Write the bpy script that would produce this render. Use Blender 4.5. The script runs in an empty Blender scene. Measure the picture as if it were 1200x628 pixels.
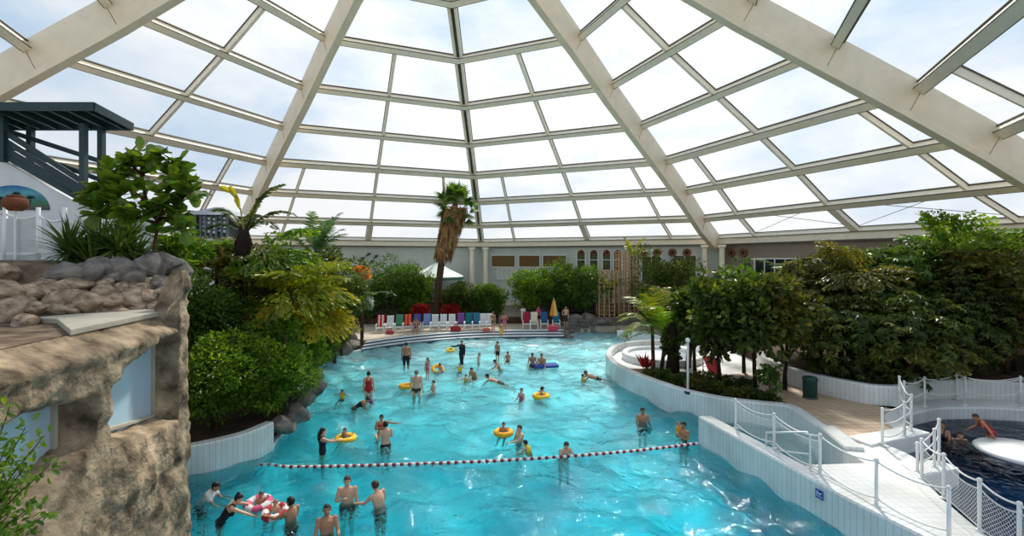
import bpy, bmesh, math, random
import numpy as np
from mathutils import Vector, Matrix, noise as mnoise
PI = math.pi
SC = bpy.context.scene
COL = SC.collection
F, CX, HY, EYE = 555.0, 600.0, 303.0, 6.2        # focal length in pixels, principal column, horizon row, eye height
R = math.radians

def at(px, py, z):
    """world point at height z that the photograph shows at pixel (px, py)"""
    d = F * (EYE - z) / (py - HY)
    return Vector(((px - CX) * d / F, d, z))

def xat(px, d):
    return (px - CX) * d / F

def zat(py, d):
    return EYE - (py - HY) * d / F

# ------------------------------------------------------------------ objects
def link(o, parent=None):
    COL.objects.link(o)
    if parent is not None:
        o.parent = parent
    return o

def tag(o, label=None, cat=None, group=None, kind=None):
    if label: o['label'] = label
    if cat: o['category'] = cat
    if group: o['group'] = group
    if kind: o['kind'] = kind
    return o

def empty(name, loc=(0, 0, 0), rz=0.0, label=None, cat=None, group=None, kind=None, sc=None):
    o = bpy.data.objects.new(name, None)
    o.empty_display_size = 0.2
    o.location = loc
    o.rotation_euler = (0, 0, rz)
    if sc: o.scale = (sc, sc, sc)
    link(o)
    return tag(o, label, cat, group, kind)

def copy_tree(root, loc, rz=0.0, sc=1.0, label=None, cat=None, group=None):
    r = root.copy()
    COL.objects.link(r)
    r.location = loc
    r.rotation_euler = (0, 0, rz)
    r.scale = (sc, sc, sc) if not isinstance(sc, tuple) else sc
    for ch in list(root.children):
        c = ch.copy(); COL.objects.link(c); c.parent = r
        for g in list(ch.children):
            d = g.copy(); COL.objects.link(d); d.parent = c
    return tag(r, label, cat, group)

class MB:
    """collects vertices and faces for ONE mesh object"""
    def __init__(self):
        self.v = []; self.f = []; self.m = []; self.uv = {}
    def add(self, vs, fs, mi=0):
        b = len(self.v)
        self.v.extend([tuple(p) for p in vs])
        for f in fs:
            self.f.append(tuple(i + b for i in f)); self.m.append(mi)
        return b
    def box(self, c, s, rot=None, mi=0, bev=0.0):
        hx, hy, hz = s[0] / 2, s[1] / 2, s[2] / 2
        P = [Vector((x, y, z)) for x in (-hx, hx) for y in (-hy, hy) for z in (-hz, hz)]
        if rot is not None: P = [rot @ p for p in P]
        c = Vector(c)
        self.add([p + c for p in P], [(0, 1, 3, 2), (4, 6, 7, 5), (0, 4, 5, 1), (2, 3, 7, 6), (0, 2, 6, 4), (1, 5, 7, 3)], mi)
    def bar(self, a, b, w, h, up=(0, 0, 1), mi=0, off=0.0):
        """rectangular bar from a to b; w across, h along 'up'; off moves it along up"""
        a, b, up = Vector(a), Vector(b), Vector(up)
        d = (b - a).normalized()
        sx = d.cross(up)
        if sx.length < 1e-6: sx = d.cross(Vector((1, 0, 0)))
        sx.normalize(); u = sx.cross(d).normalized()
        o = u * off
        P = []
        for p in (a, b):
            for (i, j) in ((-1, -1), (1, -1), (1, 1), (-1, 1)):
                P.append(p + o + sx * (i * w / 2) + u * (j * h / 2))
        self.add(P, [(0, 1, 2, 3), (7, 6, 5, 4), (0, 4, 5, 1), (1, 5, 6, 2), (2, 6, 7, 3), (3, 7, 4, 0)], mi)
    def tube(self, pts, rad, n=8, mi=0, caps=True, flat=1.0):
        pts = [Vector(p) for p in pts]
        if not hasattr(rad, '__len__'): rad = [rad] * len(pts)
        rings = []
        prev = None
        vs = []
        for i, p in enumerate(pts):
            d = (pts[min(i + 1, len(pts) - 1)] - pts[max(i - 1, 0)])
            if d.length < 1e-9: d = Vector((0, 0, 1))
            d.normalize()
            if prev is None:
                ref = Vector((0, 0, 1)) if abs(d.z) < .9 else Vector((1, 0, 0))
                s = d.cross(ref).normalized()
            else:
                s = (prev - d * prev.dot(d))
                s = s.normalized() if s.length > 1e-6 else d.orthogonal().normalized()
            prev = s
            t = d.cross(s)
            for k in range(n):
                a = 2 * PI * k / n
                vs.append(p + s * (math.cos(a) * rad[i]) + t * (math.sin(a) * rad[i] * flat))
        fs = []
        for i in range(len(pts) - 1):
            for k in range(n):
                fs.append((i * n + k, i * n + (k + 1) % n, (i + 1) * n + (k + 1) % n, (i + 1) * n + k))
        if caps:
            fs.append(tuple(range(n - 1, -1, -1)))
            fs.append(tuple((len(pts) - 1) * n + k for k in range(n)))
        self.add(vs, fs, mi)
    def ell(self, c, r, rot=None, nu=12, nv=8, mi=0):
        c = Vector(c)
        vs = [Vector((0, 0, 1))]
        for j in range(1, nv):
            th = PI * j / nv
            for k in range(nu):
                a = 2 * PI * k / nu
                vs.append(Vector((math.sin(th) * math.cos(a), math.sin(th) * math.sin(a), math.cos(th))))
        vs.append(Vector((0, 0, -1)))
        vs = [Vector((p.x * r[0], p.y * r[1], p.z * r[2])) for p in vs]
        if rot is not None: vs = [rot @ p for p in vs]
        vs = [p + c for p in vs]
        fs = []
        for k in range(nu): fs.append((0, 1 + k, 1 + (k + 1) % nu))
        for j in range(nv - 2):
            for k in range(nu):
                a = 1 + j * nu
                fs.append((a + k, a + nu + k, a + nu + (k + 1) % nu, a + (k + 1) % nu))
        l = len(vs) - 1; a = 1 + (nv - 2) * nu
        for k in range(nu): fs.append((a + (k + 1) % nu, a + k, l))
        self.add(vs, fs, mi)
    def lathe(self, prof, c=(0, 0, 0), n=16, mi=0):
        c = Vector(c); vs = []; fs = []
        for (r, z) in prof:
            for k in range(n):
                a = 2 * PI * k / n
                vs.append(c + Vector((r * math.cos(a), r * math.sin(a), z)))
        for i in range(len(prof) - 1):
            for k in range(n):
                fs.append((i * n + k, i * n + (k + 1) % n, (i + 1) * n + (k + 1) % n, (i + 1) * n + k))
        self.add(vs, fs, mi)
    def prism(self, poly, z0, z1, mi=0, mi_top=None):
        n = len(poly)
        z1s = z1 if hasattr(z1, '__len__') else [z1] * n
        vs = [(p[0], p[1], z0) for p in poly] + [(p[0], p[1], z1s[i]) for i, p in enumerate(poly)]
        b = self.add(vs, [(i, (i + 1) % n, n + (i + 1) % n, n + i) for i in range(n)], mi)
        area = sum(poly[i][0] * poly[(i + 1) % n][1] - poly[(i + 1) % n][0] * poly[i][1] for i in range(n))
        top = list(range(b + n, b + 2 * n)); bot = list(range(b, b + n))
        if area < 0: top.reverse()
        else: bot.reverse()
        self.f.append(tuple(top)); self.m.append(mi if mi_top is None else mi_top)
        self.f.append(tuple(bot)); self.m.append(mi)
    def build(self, name, mats, parent=None, smooth=False, loc=None, tri=False, bevel=0.0, fixn=True):
        me = bpy.data.meshes.new(name)
        me.from_pydata(self.v, [], self.f)
        if not isinstance(mats, (list, tuple)): mats = [mats]
        for m in mats: me.materials.append(m)
        me.polygons.foreach_set('material_index', self.m)
        if smooth: me.polygons.foreach_set('use_smooth', [True] * len(self.f))
        if fixn and len(self.f) < 60000:
            bm = bmesh.new(); bm.from_mesh(me)
            bmesh.ops.recalc_face_normals(bm, faces=bm.faces)
            if tri: bmesh.ops.triangulate(bm, faces=[f for f in bm.faces if len(f.verts) > 4])
            bm.to_mesh(me); bm.free()
        me.update()
        o = bpy.data.objects.new(name, me)
        if loc is not None: o.location = loc
        if bevel:
            md = o.modifiers.new('bevel', 'BEVEL'); md.width = bevel; md.segments = 2; md.limit_method = 'ANGLE'
        return link(o, parent)

def sweep_wall(path, z0, z1, th, name, mat, parent=None, lip=0.05, cap=True, side=1, round_top=True):
    """upright wall of thickness th along a path; UV = (metres along, metres up)"""
    P = [Vector((p[0], p[1], 0)) for p in path]
    n = len(P)
    zs = z1 if hasattr(z1, '__len__') else [z1] * n
    prof = [(0, z0 - 0, False), (0, -0.05, True), (0.03, 0.0, True), (th - .03, 0.0, True), (th, -0.05, True), (th, z0, False)]
    bm = bmesh.new(); uvl = bm.loops.layers.uv.new('UVMap')
    rows = []; L = 0
    for i, p in enumerate(P):
        d0 = (P[i] - P[i - 1]).normalized() if i else None
        d1 = (P[i + 1] - P[i]).normalized() if i < n - 1 else None
        d = (d0 + d1).normalized() if d0 and d1 else (d0 or d1)
        nr = Vector((-d.y, d.x, 0)) * side
        k = 1.0
        if d0 and d1: k = 1 / max(.5, d.dot(d0))
        if i: L += (P[i] - P[i - 1]).length
        row = []
        vv = 0
        for j, (o, zz, rel) in enumerate(prof):
            z = zs[i] + zz if rel else zz
            v = bm.verts.new(p + nr * (o * k) + Vector((0, 0, z)))
            row.append((v, L, z if o < th / 2 else zs[i] + th + (zs[i] - z)))
        rows.append(row)
    for i in range(n - 1):
        for j in range(len(prof) - 1):
            a, b, c, d = rows[i][j], rows[i + 1][j], rows[i + 1][j + 1], rows[i][j + 1]
            f = bm.faces.new((a[0], b[0], c[0], d[0]))
            for lp, q in zip(f.loops, (a, b, c, d)): lp[uvl].uv = (q[1], q[2])
    for row in (rows[0], rows[-1]):
        f = bm.faces.new([q[0] for q in row])
        for lp, q in zip(f.loops, row): lp[uvl].uv = (q[1] + (q[0].co - row[0][0].co).xy.length, q[0].co.z)
    bmesh.ops.recalc_face_normals(bm, faces=bm.faces)
    me = bpy.data.meshes.new(name); bm.to_mesh(me); bm.free()
    me.materials.append(mat)
    return link(bpy.data.objects.new(name, me), parent)

def smooth_path(pts, n=6, closed=False):
    P = [Vector(p) for p in pts]; out = []
    m = len(P)
    rng = range(m) if closed else range(m - 1)
    for i in rng:
        p0 = P[(i - 1) % m] if (closed or i > 0) else P[i] * 2 - P[i + 1]
        p1 = P[i]; p2 = P[(i + 1) % m]
        p3 = P[(i + 2) % m] if (closed or i + 2 < m) else P[i + 1] * 2 - P[i]
        for k in range(n):
            t = k / n
            out.append(0.5 * ((2 * p1) + (p2 - p0) * t + (2 * p0 - 5 * p1 + 4 * p2 - p3) * t * t + (3 * p1 - p0 - 3 * p2 + p3) * t ** 3))
    if not closed: out.append(P[-1])
    return out

# ------------------------------------------------------------------ materials
def new_mat(name):
    m = bpy.data.materials.new(name); m.use_nodes = True
    nt = m.node_tree
    return m, nt, nt.nodes['Principled BSDF'], nt.nodes['Material Output']

def mat(name, col, rough=0.6, var=0.12, scale=6.0, bump=0.0, bscale=40.0, metal=0.0, spec=0.4, col2=None, detail=4, trans=0.0):
    m, nt, b, out = new_mat(name)
    N = nt.nodes; Lk = nt.links
    tc = N.new('ShaderNodeTexCoord')
    nz = N.new('ShaderNodeTexNoise'); nz.inputs['Scale'].default_value = scale; nz.inputs['Detail'].default_value = detail
    Lk.new(tc.outputs['Object'], nz.inputs['Vector'])
    rp = N.new('ShaderNodeValToRGB')
    a = tuple(max(0, c * (1 - var)) for c in col); c2 = col2 or tuple(min(1, c * (1 + var)) for c in col)
    rp.color_ramp.elements[0].position = .3; rp.color_ramp.elements[1].position = .7
    rp.color_ramp.elements[0].color = a + (1,); rp.color_ramp.elements[1].color = tuple(c2) + (1,)
    Lk.new(nz.outputs['Fac'], rp.inputs['Fac'])
    Lk.new(rp.outputs['Color'], b.inputs['Base Color'])
    b.inputs['Roughness'].default_value = rough
    b.inputs['Metallic'].default_value = metal
    b.inputs['Specular IOR Level'].default_value = spec
    if bump:
        n2 = N.new('ShaderNodeTexNoise'); n2.inputs['Scale'].default_value = bscale; n2.inputs['Detail'].default_value = 5
        Lk.new(tc.outputs['Object'], n2.inputs['Vector'])
        bp = N.new('ShaderNodeBump'); bp.inputs['Strength'].default_value = bump; bp.inputs['Distance'].default_value = .05
        Lk.new(n2.outputs['Fac'], bp.inputs['Height']); Lk.new(bp.outputs['Normal'], b.inputs['Normal'])
    return m

def srgb(r, g, b):
    return tuple(((c / 255 + .055) / 1.055) ** 2.4 if c > 10 else c / 255 / 12.92 for c in (r, g, b))

def leaf_mat(name, c1, c2, c3=None, rough=.4, tr=.45, scale=1.2):
    """leaf: diffuse + translucent + sheen of the cuticle; colour varies from leaf to leaf"""
    m, nt, b, out = new_mat(name)
    N = nt.nodes; Lk = nt.links
    tc = N.new('ShaderNodeTexCoord')
    nz = N.new('ShaderNodeTexNoise'); nz.inputs['Scale'].default_value = scale; nz.inputs['Detail'].default_value = 3
    Lk.new(tc.outputs['Object'], nz.inputs['Vector'])
    gi = N.new('ShaderNodeNewGeometry')
    mx = N.new('ShaderNodeMath'); mx.operation = 'MULTIPLY_ADD'
    Lk.new(gi.outputs['Random Per Island'], mx.inputs[0]); mx.inputs[1].default_value = .55
    sb = N.new('ShaderNodeMath'); sb.operation = 'SUBTRACT'; Lk.new(nz.outputs['Fac'], sb.inputs[0]); sb.inputs[1].default_value = .27
    Lk.new(sb.outputs[0], mx.inputs[2])
    rp = N.new('ShaderNodeValToRGB')
    e = rp.color_ramp.elements
    e[0].position = .05; e[0].color = tuple(c1) + (1,)
    e[1].position = .62; e[1].color = tuple(c2) + (1,)
    if c3:
        x = e.new(.92); x.color = tuple(c3) + (1,)
    Lk.new(mx.outputs[0], rp.inputs['Fac'])
    Lk.new(rp.outputs['Color'], b.inputs['Base Color'])
    b.inputs['Roughness'].default_value = rough
    b.inputs['Specular IOR Level'].default_value = .35
    t = N.new('ShaderNodeBsdfTranslucent')
    g = N.new('ShaderNodeMixRGB'); g.blend_type = 'MULTIPLY'; g.inputs[0].default_value = 1; g.inputs[2].default_value = (1.5, 1.45, .55, 1)
    Lk.new(rp.outputs['Color'], g.inputs[1]); Lk.new(g.outputs[0], t.inputs['Color'])
    ms = N.new('ShaderNodeMixShader'); ms.inputs[0].default_value = tr
    Lk.new(b.outputs[0], ms.inputs[1]); Lk.new(t.outputs[0], ms.inputs[2]); Lk.new(ms.outputs[0], out.inputs['Surface'])
    return m

def tile_mat(name, col, joint, w, h, off=0.0, rough=.3, use_uv=True, mort=.02, var=.06):
    m, nt, b, out = new_mat(name)
    N = nt.nodes; Lk = nt.links
    tc = N.new('ShaderNodeTexCoord')
    br = N.new('ShaderNodeTexBrick')
    br.offset = off; br.inputs['Scale'].default_value = 1.0
    br.inputs['Brick Width'].default_value = w; br.inputs['Row Height'].default_value = h
    br.inputs['Mortar Size'].default_value = mort; br.inputs['Mortar Smooth'].default_value = .3; br.inputs['Bias'].default_value = 0
    br.inputs['Color1'].default_value = tuple(col) + (1,)
    br.inputs['Color2'].default_value = tuple(c * (1 - var) for c in col) + (1,)
    br.inputs['Mortar'].default_value = tuple(joint) + (1,)
    Lk.new(tc.outputs['UV' if use_uv else 'Object'], br.inputs['Vector'])
    nz = N.new('ShaderNodeTexNoise'); nz.inputs['Scale'].default_value = .8; nz.inputs['Detail'].default_value = 5
    Lk.new(tc.outputs['Object'], nz.inputs['Vector'])
    mm = N.new('ShaderNodeMixRGB'); mm.blend_type = 'MULTIPLY'; mm.inputs[0].default_value = 1
    r2 = N.new('ShaderNodeValToRGB'); r2.color_ramp.elements[0].position = .35; r2.color_ramp.elements[1].position = .6
    r2.color_ramp.elements[0].color = (.84, .83, .80, 1); r2.color_ramp.elements[1].color = (1, 1, 1, 1)
    Lk.new(nz.outputs['Fac'], r2.inputs['Fac']); Lk.new(br.outputs['Color'], mm.inputs[1]); Lk.new(r2.outputs['Color'], mm.inputs[2])
    Lk.new(mm.outputs[0], b.inputs['Base Color'])
    b.inputs['Roughness'].default_value = rough
    bp = N.new('ShaderNodeBump'); bp.inputs['Strength'].default_value = .25; bp.inputs['Distance'].default_value = .01; bp.invert = True
    Lk.new(br.outputs['Fac'], bp.inputs['Height']); Lk.new(bp.outputs['Normal'], b.inputs['Normal'])
    return m

def glass_mat(name, tint=(.96, .98, .99), gloss=.5, rough=.02):
    """clear sheet: see-through with a Fresnel reflection"""
    m, nt, b, out = new_mat(name)
    N = nt.nodes; Lk = nt.links
    N.remove(b)
    t = N.new('ShaderNodeBsdfTransparent'); t.inputs[0].default_value = tuple(tint) + (1,)
    g = N.new('ShaderNodeBsdfGlossy'); g.inputs['Roughness'].default_value = rough
    fr = N.new('ShaderNodeLayerWeight'); fr.inputs['Blend'].default_value = .5
    pw_ = N.new('ShaderNodeMath'); pw_.operation = 'POWER'; pw_.inputs[1].default_value = 5.0
    Lk.new(fr.outputs['Facing'], pw_.inputs[0])
    mu = N.new('ShaderNodeMath'); mu.operation = 'MULTIPLY_ADD'; mu.inputs[1].default_value = gloss; mu.inputs[2].default_value = .02
    Lk.new(pw_.outputs[0], mu.inputs[0])
    ms = N.new('ShaderNodeMixShader')
    Lk.new(mu.outputs[0], ms.inputs[0]); Lk.new(t.outputs[0], ms.inputs[1]); Lk.new(g.outputs[0], ms.inputs[2])
    Lk.new(ms.outputs[0], out.inputs['Surface'])
    return m

def water_mat(name, absorb=(.62, .15, .10), dens=1.0, wave=.35):
    m, nt, b, out = new_mat(name)
    N = nt.nodes; Lk = nt.links
    N.remove(b)
    tc = N.new('ShaderNodeTexCoord')
    mp = N.new('ShaderNodeMapping'); mp.inputs['Scale'].default_value = (1, 1, 1)
    Lk.new(tc.outputs['Object'], mp.inputs['Vector'])
    n1 = N.new('ShaderNodeTexNoise'); n1.inputs['Scale'].default_value = .9; n1.inputs['Detail'].default_value = 2; n1.inputs['Distortion'].default_value = .8
    n2 = N.new('ShaderNodeTexNoise'); n2.inputs['Scale'].default_value = 3.4; n2.inputs['Detail'].default_value = 2; n2.inputs['Distortion'].default_value = 1.0
    Lk.new(mp.outputs[0], n1.inputs['Vector']); Lk.new(mp.outputs[0], n2.inputs['Vector'])
    ad = N.new('ShaderNodeMath'); ad.operation = 'MULTIPLY_ADD'; ad.inputs[1].default_value = .38
    Lk.new(n2.outputs['Fac'], ad.inputs[0]); Lk.new(n1.outputs['Fac'], ad.inputs[2])
    n3 = N.new('ShaderNodeTexNoise'); n3.inputs['Scale'].default_value = 8.5; n3.inputs['Detail'].default_value = 1; n3.inputs['Distortion'].default_value = .6
    Lk.new(mp.outputs[0], n3.inputs['Vector'])
    a3 = N.new('ShaderNodeMath'); a3.operation = 'MULTIPLY_ADD'; a3.inputs[1].default_value = .10
    Lk.new(n3.outputs['Fac'], a3.inputs[0]); Lk.new(ad.outputs[0], a3.inputs[2])
    bp = N.new('ShaderNodeBump'); bp.inputs['Strength'].default_value = 1.0; bp.inputs['Distance'].default_value = wave
    Lk.new(a3.outputs[0], bp.inputs['Height'])
    t = N.new('ShaderNodeBsdfTransparent'); t.inputs[0].default_value = (.97, .99, 1, 1)
    g = N.new('ShaderNodeBsdfGlossy'); g.inputs['Roughness'].default_value = .035
    Lk.new(bp.outputs['Normal'], g.inputs['Normal'])
    fr = N.new('ShaderNodeFresnel'); fr.inputs['IOR'].default_value = 1.33
    Lk.new(bp.outputs['Normal'], fr.inputs['Normal'])
    rf = N.new('ShaderNodeBsdfRefraction'); rf.inputs['IOR'].default_value = 1.33; rf.inputs['Roughness'].default_value = .08; rf.inputs[0].default_value = (.98, .99, 1, 1)
    Lk.new(bp.outputs['Normal'], rf.inputs['Normal'])
    tr = N.new('ShaderNodeMixShader'); tr.inputs[0].default_value = .62
    Lk.new(t.outputs[0], tr.inputs[1]); Lk.new(rf.outputs[0], tr.inputs[2])
    ms = N.new('ShaderNodeMixShader')
    Lk.new(fr.outputs[0], ms.inputs[0]); Lk.new(tr.outputs[0], ms.inputs[1]); Lk.new(g.outputs[0], ms.inputs[2])
    Lk.new(ms.outputs[0], out.inputs['Surface'])
    va = N.new('ShaderNodeVolumeAbsorption')
    mxv = max(absorb)
    # colour = 1 - relative absorption, density = strongest absorption per metre
    d = mxv * dens
    va.inputs['Color'].default_value = tuple(1 - a / mxv for a in absorb) + (1,)
    va.inputs['Density'].default_value = d
    Lk.new(va.outputs[0], out.inputs['Volume'])
    return m

M = {}
M['frame'] = mat('dome_steel_cream', srgb(250, 240, 220), .5, .05, 3, .05, 30)
M['rib'] = mat('rib_steel_cream', srgb(236, 221, 195), .55, .06, 1.5, .05, 20)
M['gasket'] = mat('gasket_dark', srgb(92, 86, 76), .6, .1, 5)
M['pane'] = glass_mat('dome_glass')
M['white_tile'] = tile_mat('white_wall_tile', (.80, .81, .80), (.60, .62, .62), .15, 2.2, 0, .25, True, .012)
M['white_deck'] = tile_mat('white_deck_tile', (.80, .79, .77), (.6, .6, .58), .2, .2, 0, .45, False, .01)
M['sand_deck'] = tile_mat('sandy_deck_tile', srgb(206, 178, 150), srgb(170, 140, 112), .3, .3, 0, .55, False, .02, .15)
M['back_deck'] = tile_mat('grey_beige_deck', srgb(200, 184, 164), srgb(160, 146, 128), .3, .3, 0, .6, False, .02, .12)
M['pool_tile'] = tile_mat('pale_blue_pool_tile', (.90, .95, .95), (.74, .85, .88), .25, .25, 0, .4, False, .015)
M['water'] = water_mat('pool_water', (.98, .125, .075), 1.0, .19)
M['dark_water'] = water_mat('shade_blue_water', (1.5, .7, .42), 1.0, .10)  # dark colour stands in for shade and reflection on the right-hand pool
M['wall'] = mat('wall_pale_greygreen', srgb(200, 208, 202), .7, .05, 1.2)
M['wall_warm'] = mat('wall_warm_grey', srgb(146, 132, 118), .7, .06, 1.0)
M['white'] = mat('white_paint', (.80, .80, .79), .45, .04, 4)
M['plaster'] = mat('white_render', (.72, .74, .74), .7, .05, 2, .1, 25)
M['soil'] = mat('dark_soil', srgb(74, 54, 40), .95, .35, 3, .6, 14)
M['rock_grey'] = mat('grey_rock', srgb(118, 112, 106), .9, .35, 1.8, .7, 6)
M['darkglass'] = mat('dark_window_glass', srgb(34, 44, 42), .12, .3, 2)
M['bluegreen'] = mat('bluegreen_painted_timber', srgb(38, 62, 66), .55, .15, 6)
M['tread'] = mat('step_tread_tile', (.74, .76, .76), .5, .05, 5)
M['riser'] = mat('step_riser_dark_tile', srgb(70, 86, 100), .5, .1, 5)

# ------------------------------------------------------------------ camera, sky, sun
cam_d = bpy.data.cameras.new('camera'); cam = bpy.data.objects.new('camera', cam_d); link(cam)
cam.location = (0, 0, EYE); cam.rotation_euler = (PI / 2, 0, 0)
cam_d.sensor_width = 36; cam_d.lens = F / 1200 * 36; cam_d.shift_y = -(314 - HY) / 1200
cam_d.clip_start = .1; cam_d.clip_end = 2000
SC.camera = cam
SC.view_settings.view_transform = 'Standard'; SC.view_settings.look = 'None'
SC.view_settings.gamma = 1; SC.view_settings.use_curve_mapping = False
SC.view_settings.exposure = 0.0

SUN_AZ, SUN_EL = R(17), R(47)
sd = Vector((math.sin(SUN_AZ) * math.cos(SUN_EL), math.cos(SUN_AZ) * math.cos(SUN_EL), math.sin(SUN_EL)))
sl = bpy.data.lights.new('sun', 'SUN'); sl.energy = 4.6; sl.angle = R(4.5); sl.color = (1, .95, .86)
so = bpy.data.objects.new('sun', sl); link(so); so.location = (0, 20, 60)
so.rotation_euler = (-sd).to_track_quat('-Z', 'Y').to_euler()

w = bpy.data.worlds.new('hazy_sky'); SC.world = w; w.use_nodes = True
nt = w.node_tree; N = nt.nodes; Lk = nt.links
bg = N['Background']
tc = N.new('ShaderNodeTexCoord')
mp = N.new('ShaderNodeMapping'); mp.inputs['Scale'].default_value = (1.6, 1.6, 3.4)
Lk.new(tc.outputs['Generated'], mp.inputs['Vector'])
nz = N.new('ShaderNodeTexNoise'); nz.inputs['Scale'].default_value = 1.7; nz.inputs['Detail'].default_value = 7; nz.inputs['Roughness'].default_value = .55
Lk.new(mp.outputs[0], nz.inputs['Vector'])
dp = N.new('ShaderNodeVectorMath'); dp.operation = 'DOT_PRODUCT'; dp.inputs[1].default_value = sd
Lk.new(tc.outputs['Generated'], dp.inputs[0])
gl = N.new('ShaderNodeMapRange'); gl.inputs['From Min'].default_value = .45; gl.inputs['From Max'].default_value = .97; gl.interpolation_type = 'SMOOTHSTEP'
Lk.new(dp.outputs['Value'], gl.inputs['Value'])
sx = N.new('ShaderNodeSeparateXYZ'); Lk.new(tc.outputs['Generated'], sx.inputs[0])
hz = N.new('ShaderNodeMapRange'); hz.inputs['From Min'].default_value = .02; hz.inputs['From Max'].default_value = .42
hz.inputs['To Min'].default_value = .20; hz.inputs['To Max'].default_value = 0
Lk.new(sx.outputs['Z'], hz.inputs['Value'])
a1 = N.new('ShaderNodeMath'); a1.operation = 'MULTIPLY_ADD'; a1.inputs[1].default_value = .22
Lk.new(gl.outputs[0], a1.inputs[0]); Lk.new(nz.outputs['Fac'], a1.inputs[2])
a2 = N.new('ShaderNodeMath'); Lk.new(a1.outputs[0], a2.inputs[0]); Lk.new(hz.outputs[0], a2.inputs[1])
cr = N.new('ShaderNodeValToRGB')
e = cr.color_ramp.elements
e[0].position = .42; e[0].color = (.44, .62, .84, 1)
e[1].position = .76; e[1].color = (.97, .97, .97, 1)
x = e.new(.58); x.color = (.66, .77, .90, 1)
Lk.new(a2.outputs[0], cr.inputs['Fac'])
st = N.new('ShaderNodeMath'); st.operation = 'MULTIPLY_ADD'; st.inputs[1].default_value = .22; st.inputs[2].default_value = .98
Lk.new(gl.outputs[0], st.inputs[0])
Lk.new(cr.outputs['Color'], bg.inputs['Color']); Lk.new(st.outputs[0], bg.inputs['Strength'])

# ------------------------------------------------------------------ the glass dome (octagonal)
AX, AY = -3.55, 20.25
RR = [3.7, 7.15, 10.6, 13.92, 17.4, 20.89, 24.21, 27.37, 30.34]
RH = [EYE + h for h in (16.4, 14.85, 13.02, 11.06, 9.19, 7.3, 5.42, 3.45, 1.91)]
PH0 = R(0.5)
def dv(i, k):
    a = PH0 + k * PI / 4
    return Vector((AX + RR[i] * math.sin(a), AY + RR[i] * math.cos(a), RH[i]))
def out_n(i, k0, k1):
    a = (dv(i, k1) - dv(i, k0)).normalized()
    j = min(i + 1, 8)
    u = ((dv(j, k0) + dv(j, k1)) / 2 - (dv(j - 1, k0) + dv(j - 1, k1)) / 2).normalized()
    n = a.cross(u); n = n if n.z > 0 else -n
    return n.normalized()

dome = empty('ceiling', (AX, AY, 0), kind='structure')
dome_inv = Matrix.Translation((-AX, -AY, 0))
def dpart(mb, name, mats, smooth=False):
    mb.v = [(p[0] - AX, p[1] - AY, p[2]) for p in mb.v]
    return mb.build(name, mats, dome, smooth)

def main_rib(k):
    mb = MB()
    a = PH0 + k * PI / 4
    rad = Vector((math.sin(a), math.cos(a), 0)); tan = Vector((rad.y, -rad.x, 0))
    pts = [dv(i, k) for i in range(9)] 
    inn = []
    for i in range(9):
        d = (pts[min(i + 1, 8)] - pts[max(i - 1, 0)]).normalized()
        nn = tan.cross(d); nn = nn if nn.z < 0 else -nn
        inn.append(nn.normalized())
    hw, dep, fl = .17, 1.55, .21
    # box beam hanging below the glass: web, thicker lower flange
    prof = [(-hw, -.08), (hw, -.08), (hw, dep - .32), (fl, dep - .26), (fl, dep), (-fl, dep), (-fl, dep - .26), (-hw, dep - .32)]
    vs = []
    for i in range(9):
        s = (1 if i < 8 else .9)
        for (x, y) in prof: vs.append(pts[i] + tan * x + inn[i] * (y * s))
    m = len(prof); fs = []
    for i in range(8):
        for j in range(m): fs.append((i * m + j, i * m + (j + 1) % m, (i + 1) * m + (j + 1) % m, (i + 1) * m + j))
    fs.append(tuple(range(m))); fs.append(tuple(8 * m + j for j in range(m)))
    mb.add(vs, fs)
    # seams between beam lengths
    for i in range(1, 8):
        p = pts[i]; d = (pts[i + 1] - pts[i - 1]).normalized()
        for sgn in (-1, 1):
            c = p + tan * (sgn * (hw + .004)) + inn[i] * (dep * .4)
            mb.bar(c - inn[i] * dep * .42, c + inn[i] * dep * .40, .02, .012, tan, 1)
    return dpart(mb, 'rib', [M['rib'], M['gasket']])

def thin_rib(k):
    mb = MB()
    a = PH0 + k * PI / 4
    rad = Vector((math.sin(a), math.cos(a), 0)); tan = Vector((rad.y, -rad.x, 0))
    for i in range(8):
        p, q = dv(i, k), dv(i + 1, k)
        d = (q - p).normalized(); up = tan.cross(d); up = up if up.z > 0 else -up
        for s in (-1, 1):
            mb.bar(p + tan * (.19 * s), q + tan * (.19 * s), .17, .34, up, 0, -.15)
        mb.bar(p, q, .22, .10, up, 1, -.06)
        for s in (-1, 1): mb.bar(p + tan * (.30 * s), q + tan * (.30 * s), .05, .06, up, 1, .02)
    return dpart(mb, 'rib', [M['frame'], M['gasket']])

for k in (-3, -2, -1, 1, 2, 3): main_rib(k)
thin_rib(0)

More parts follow.
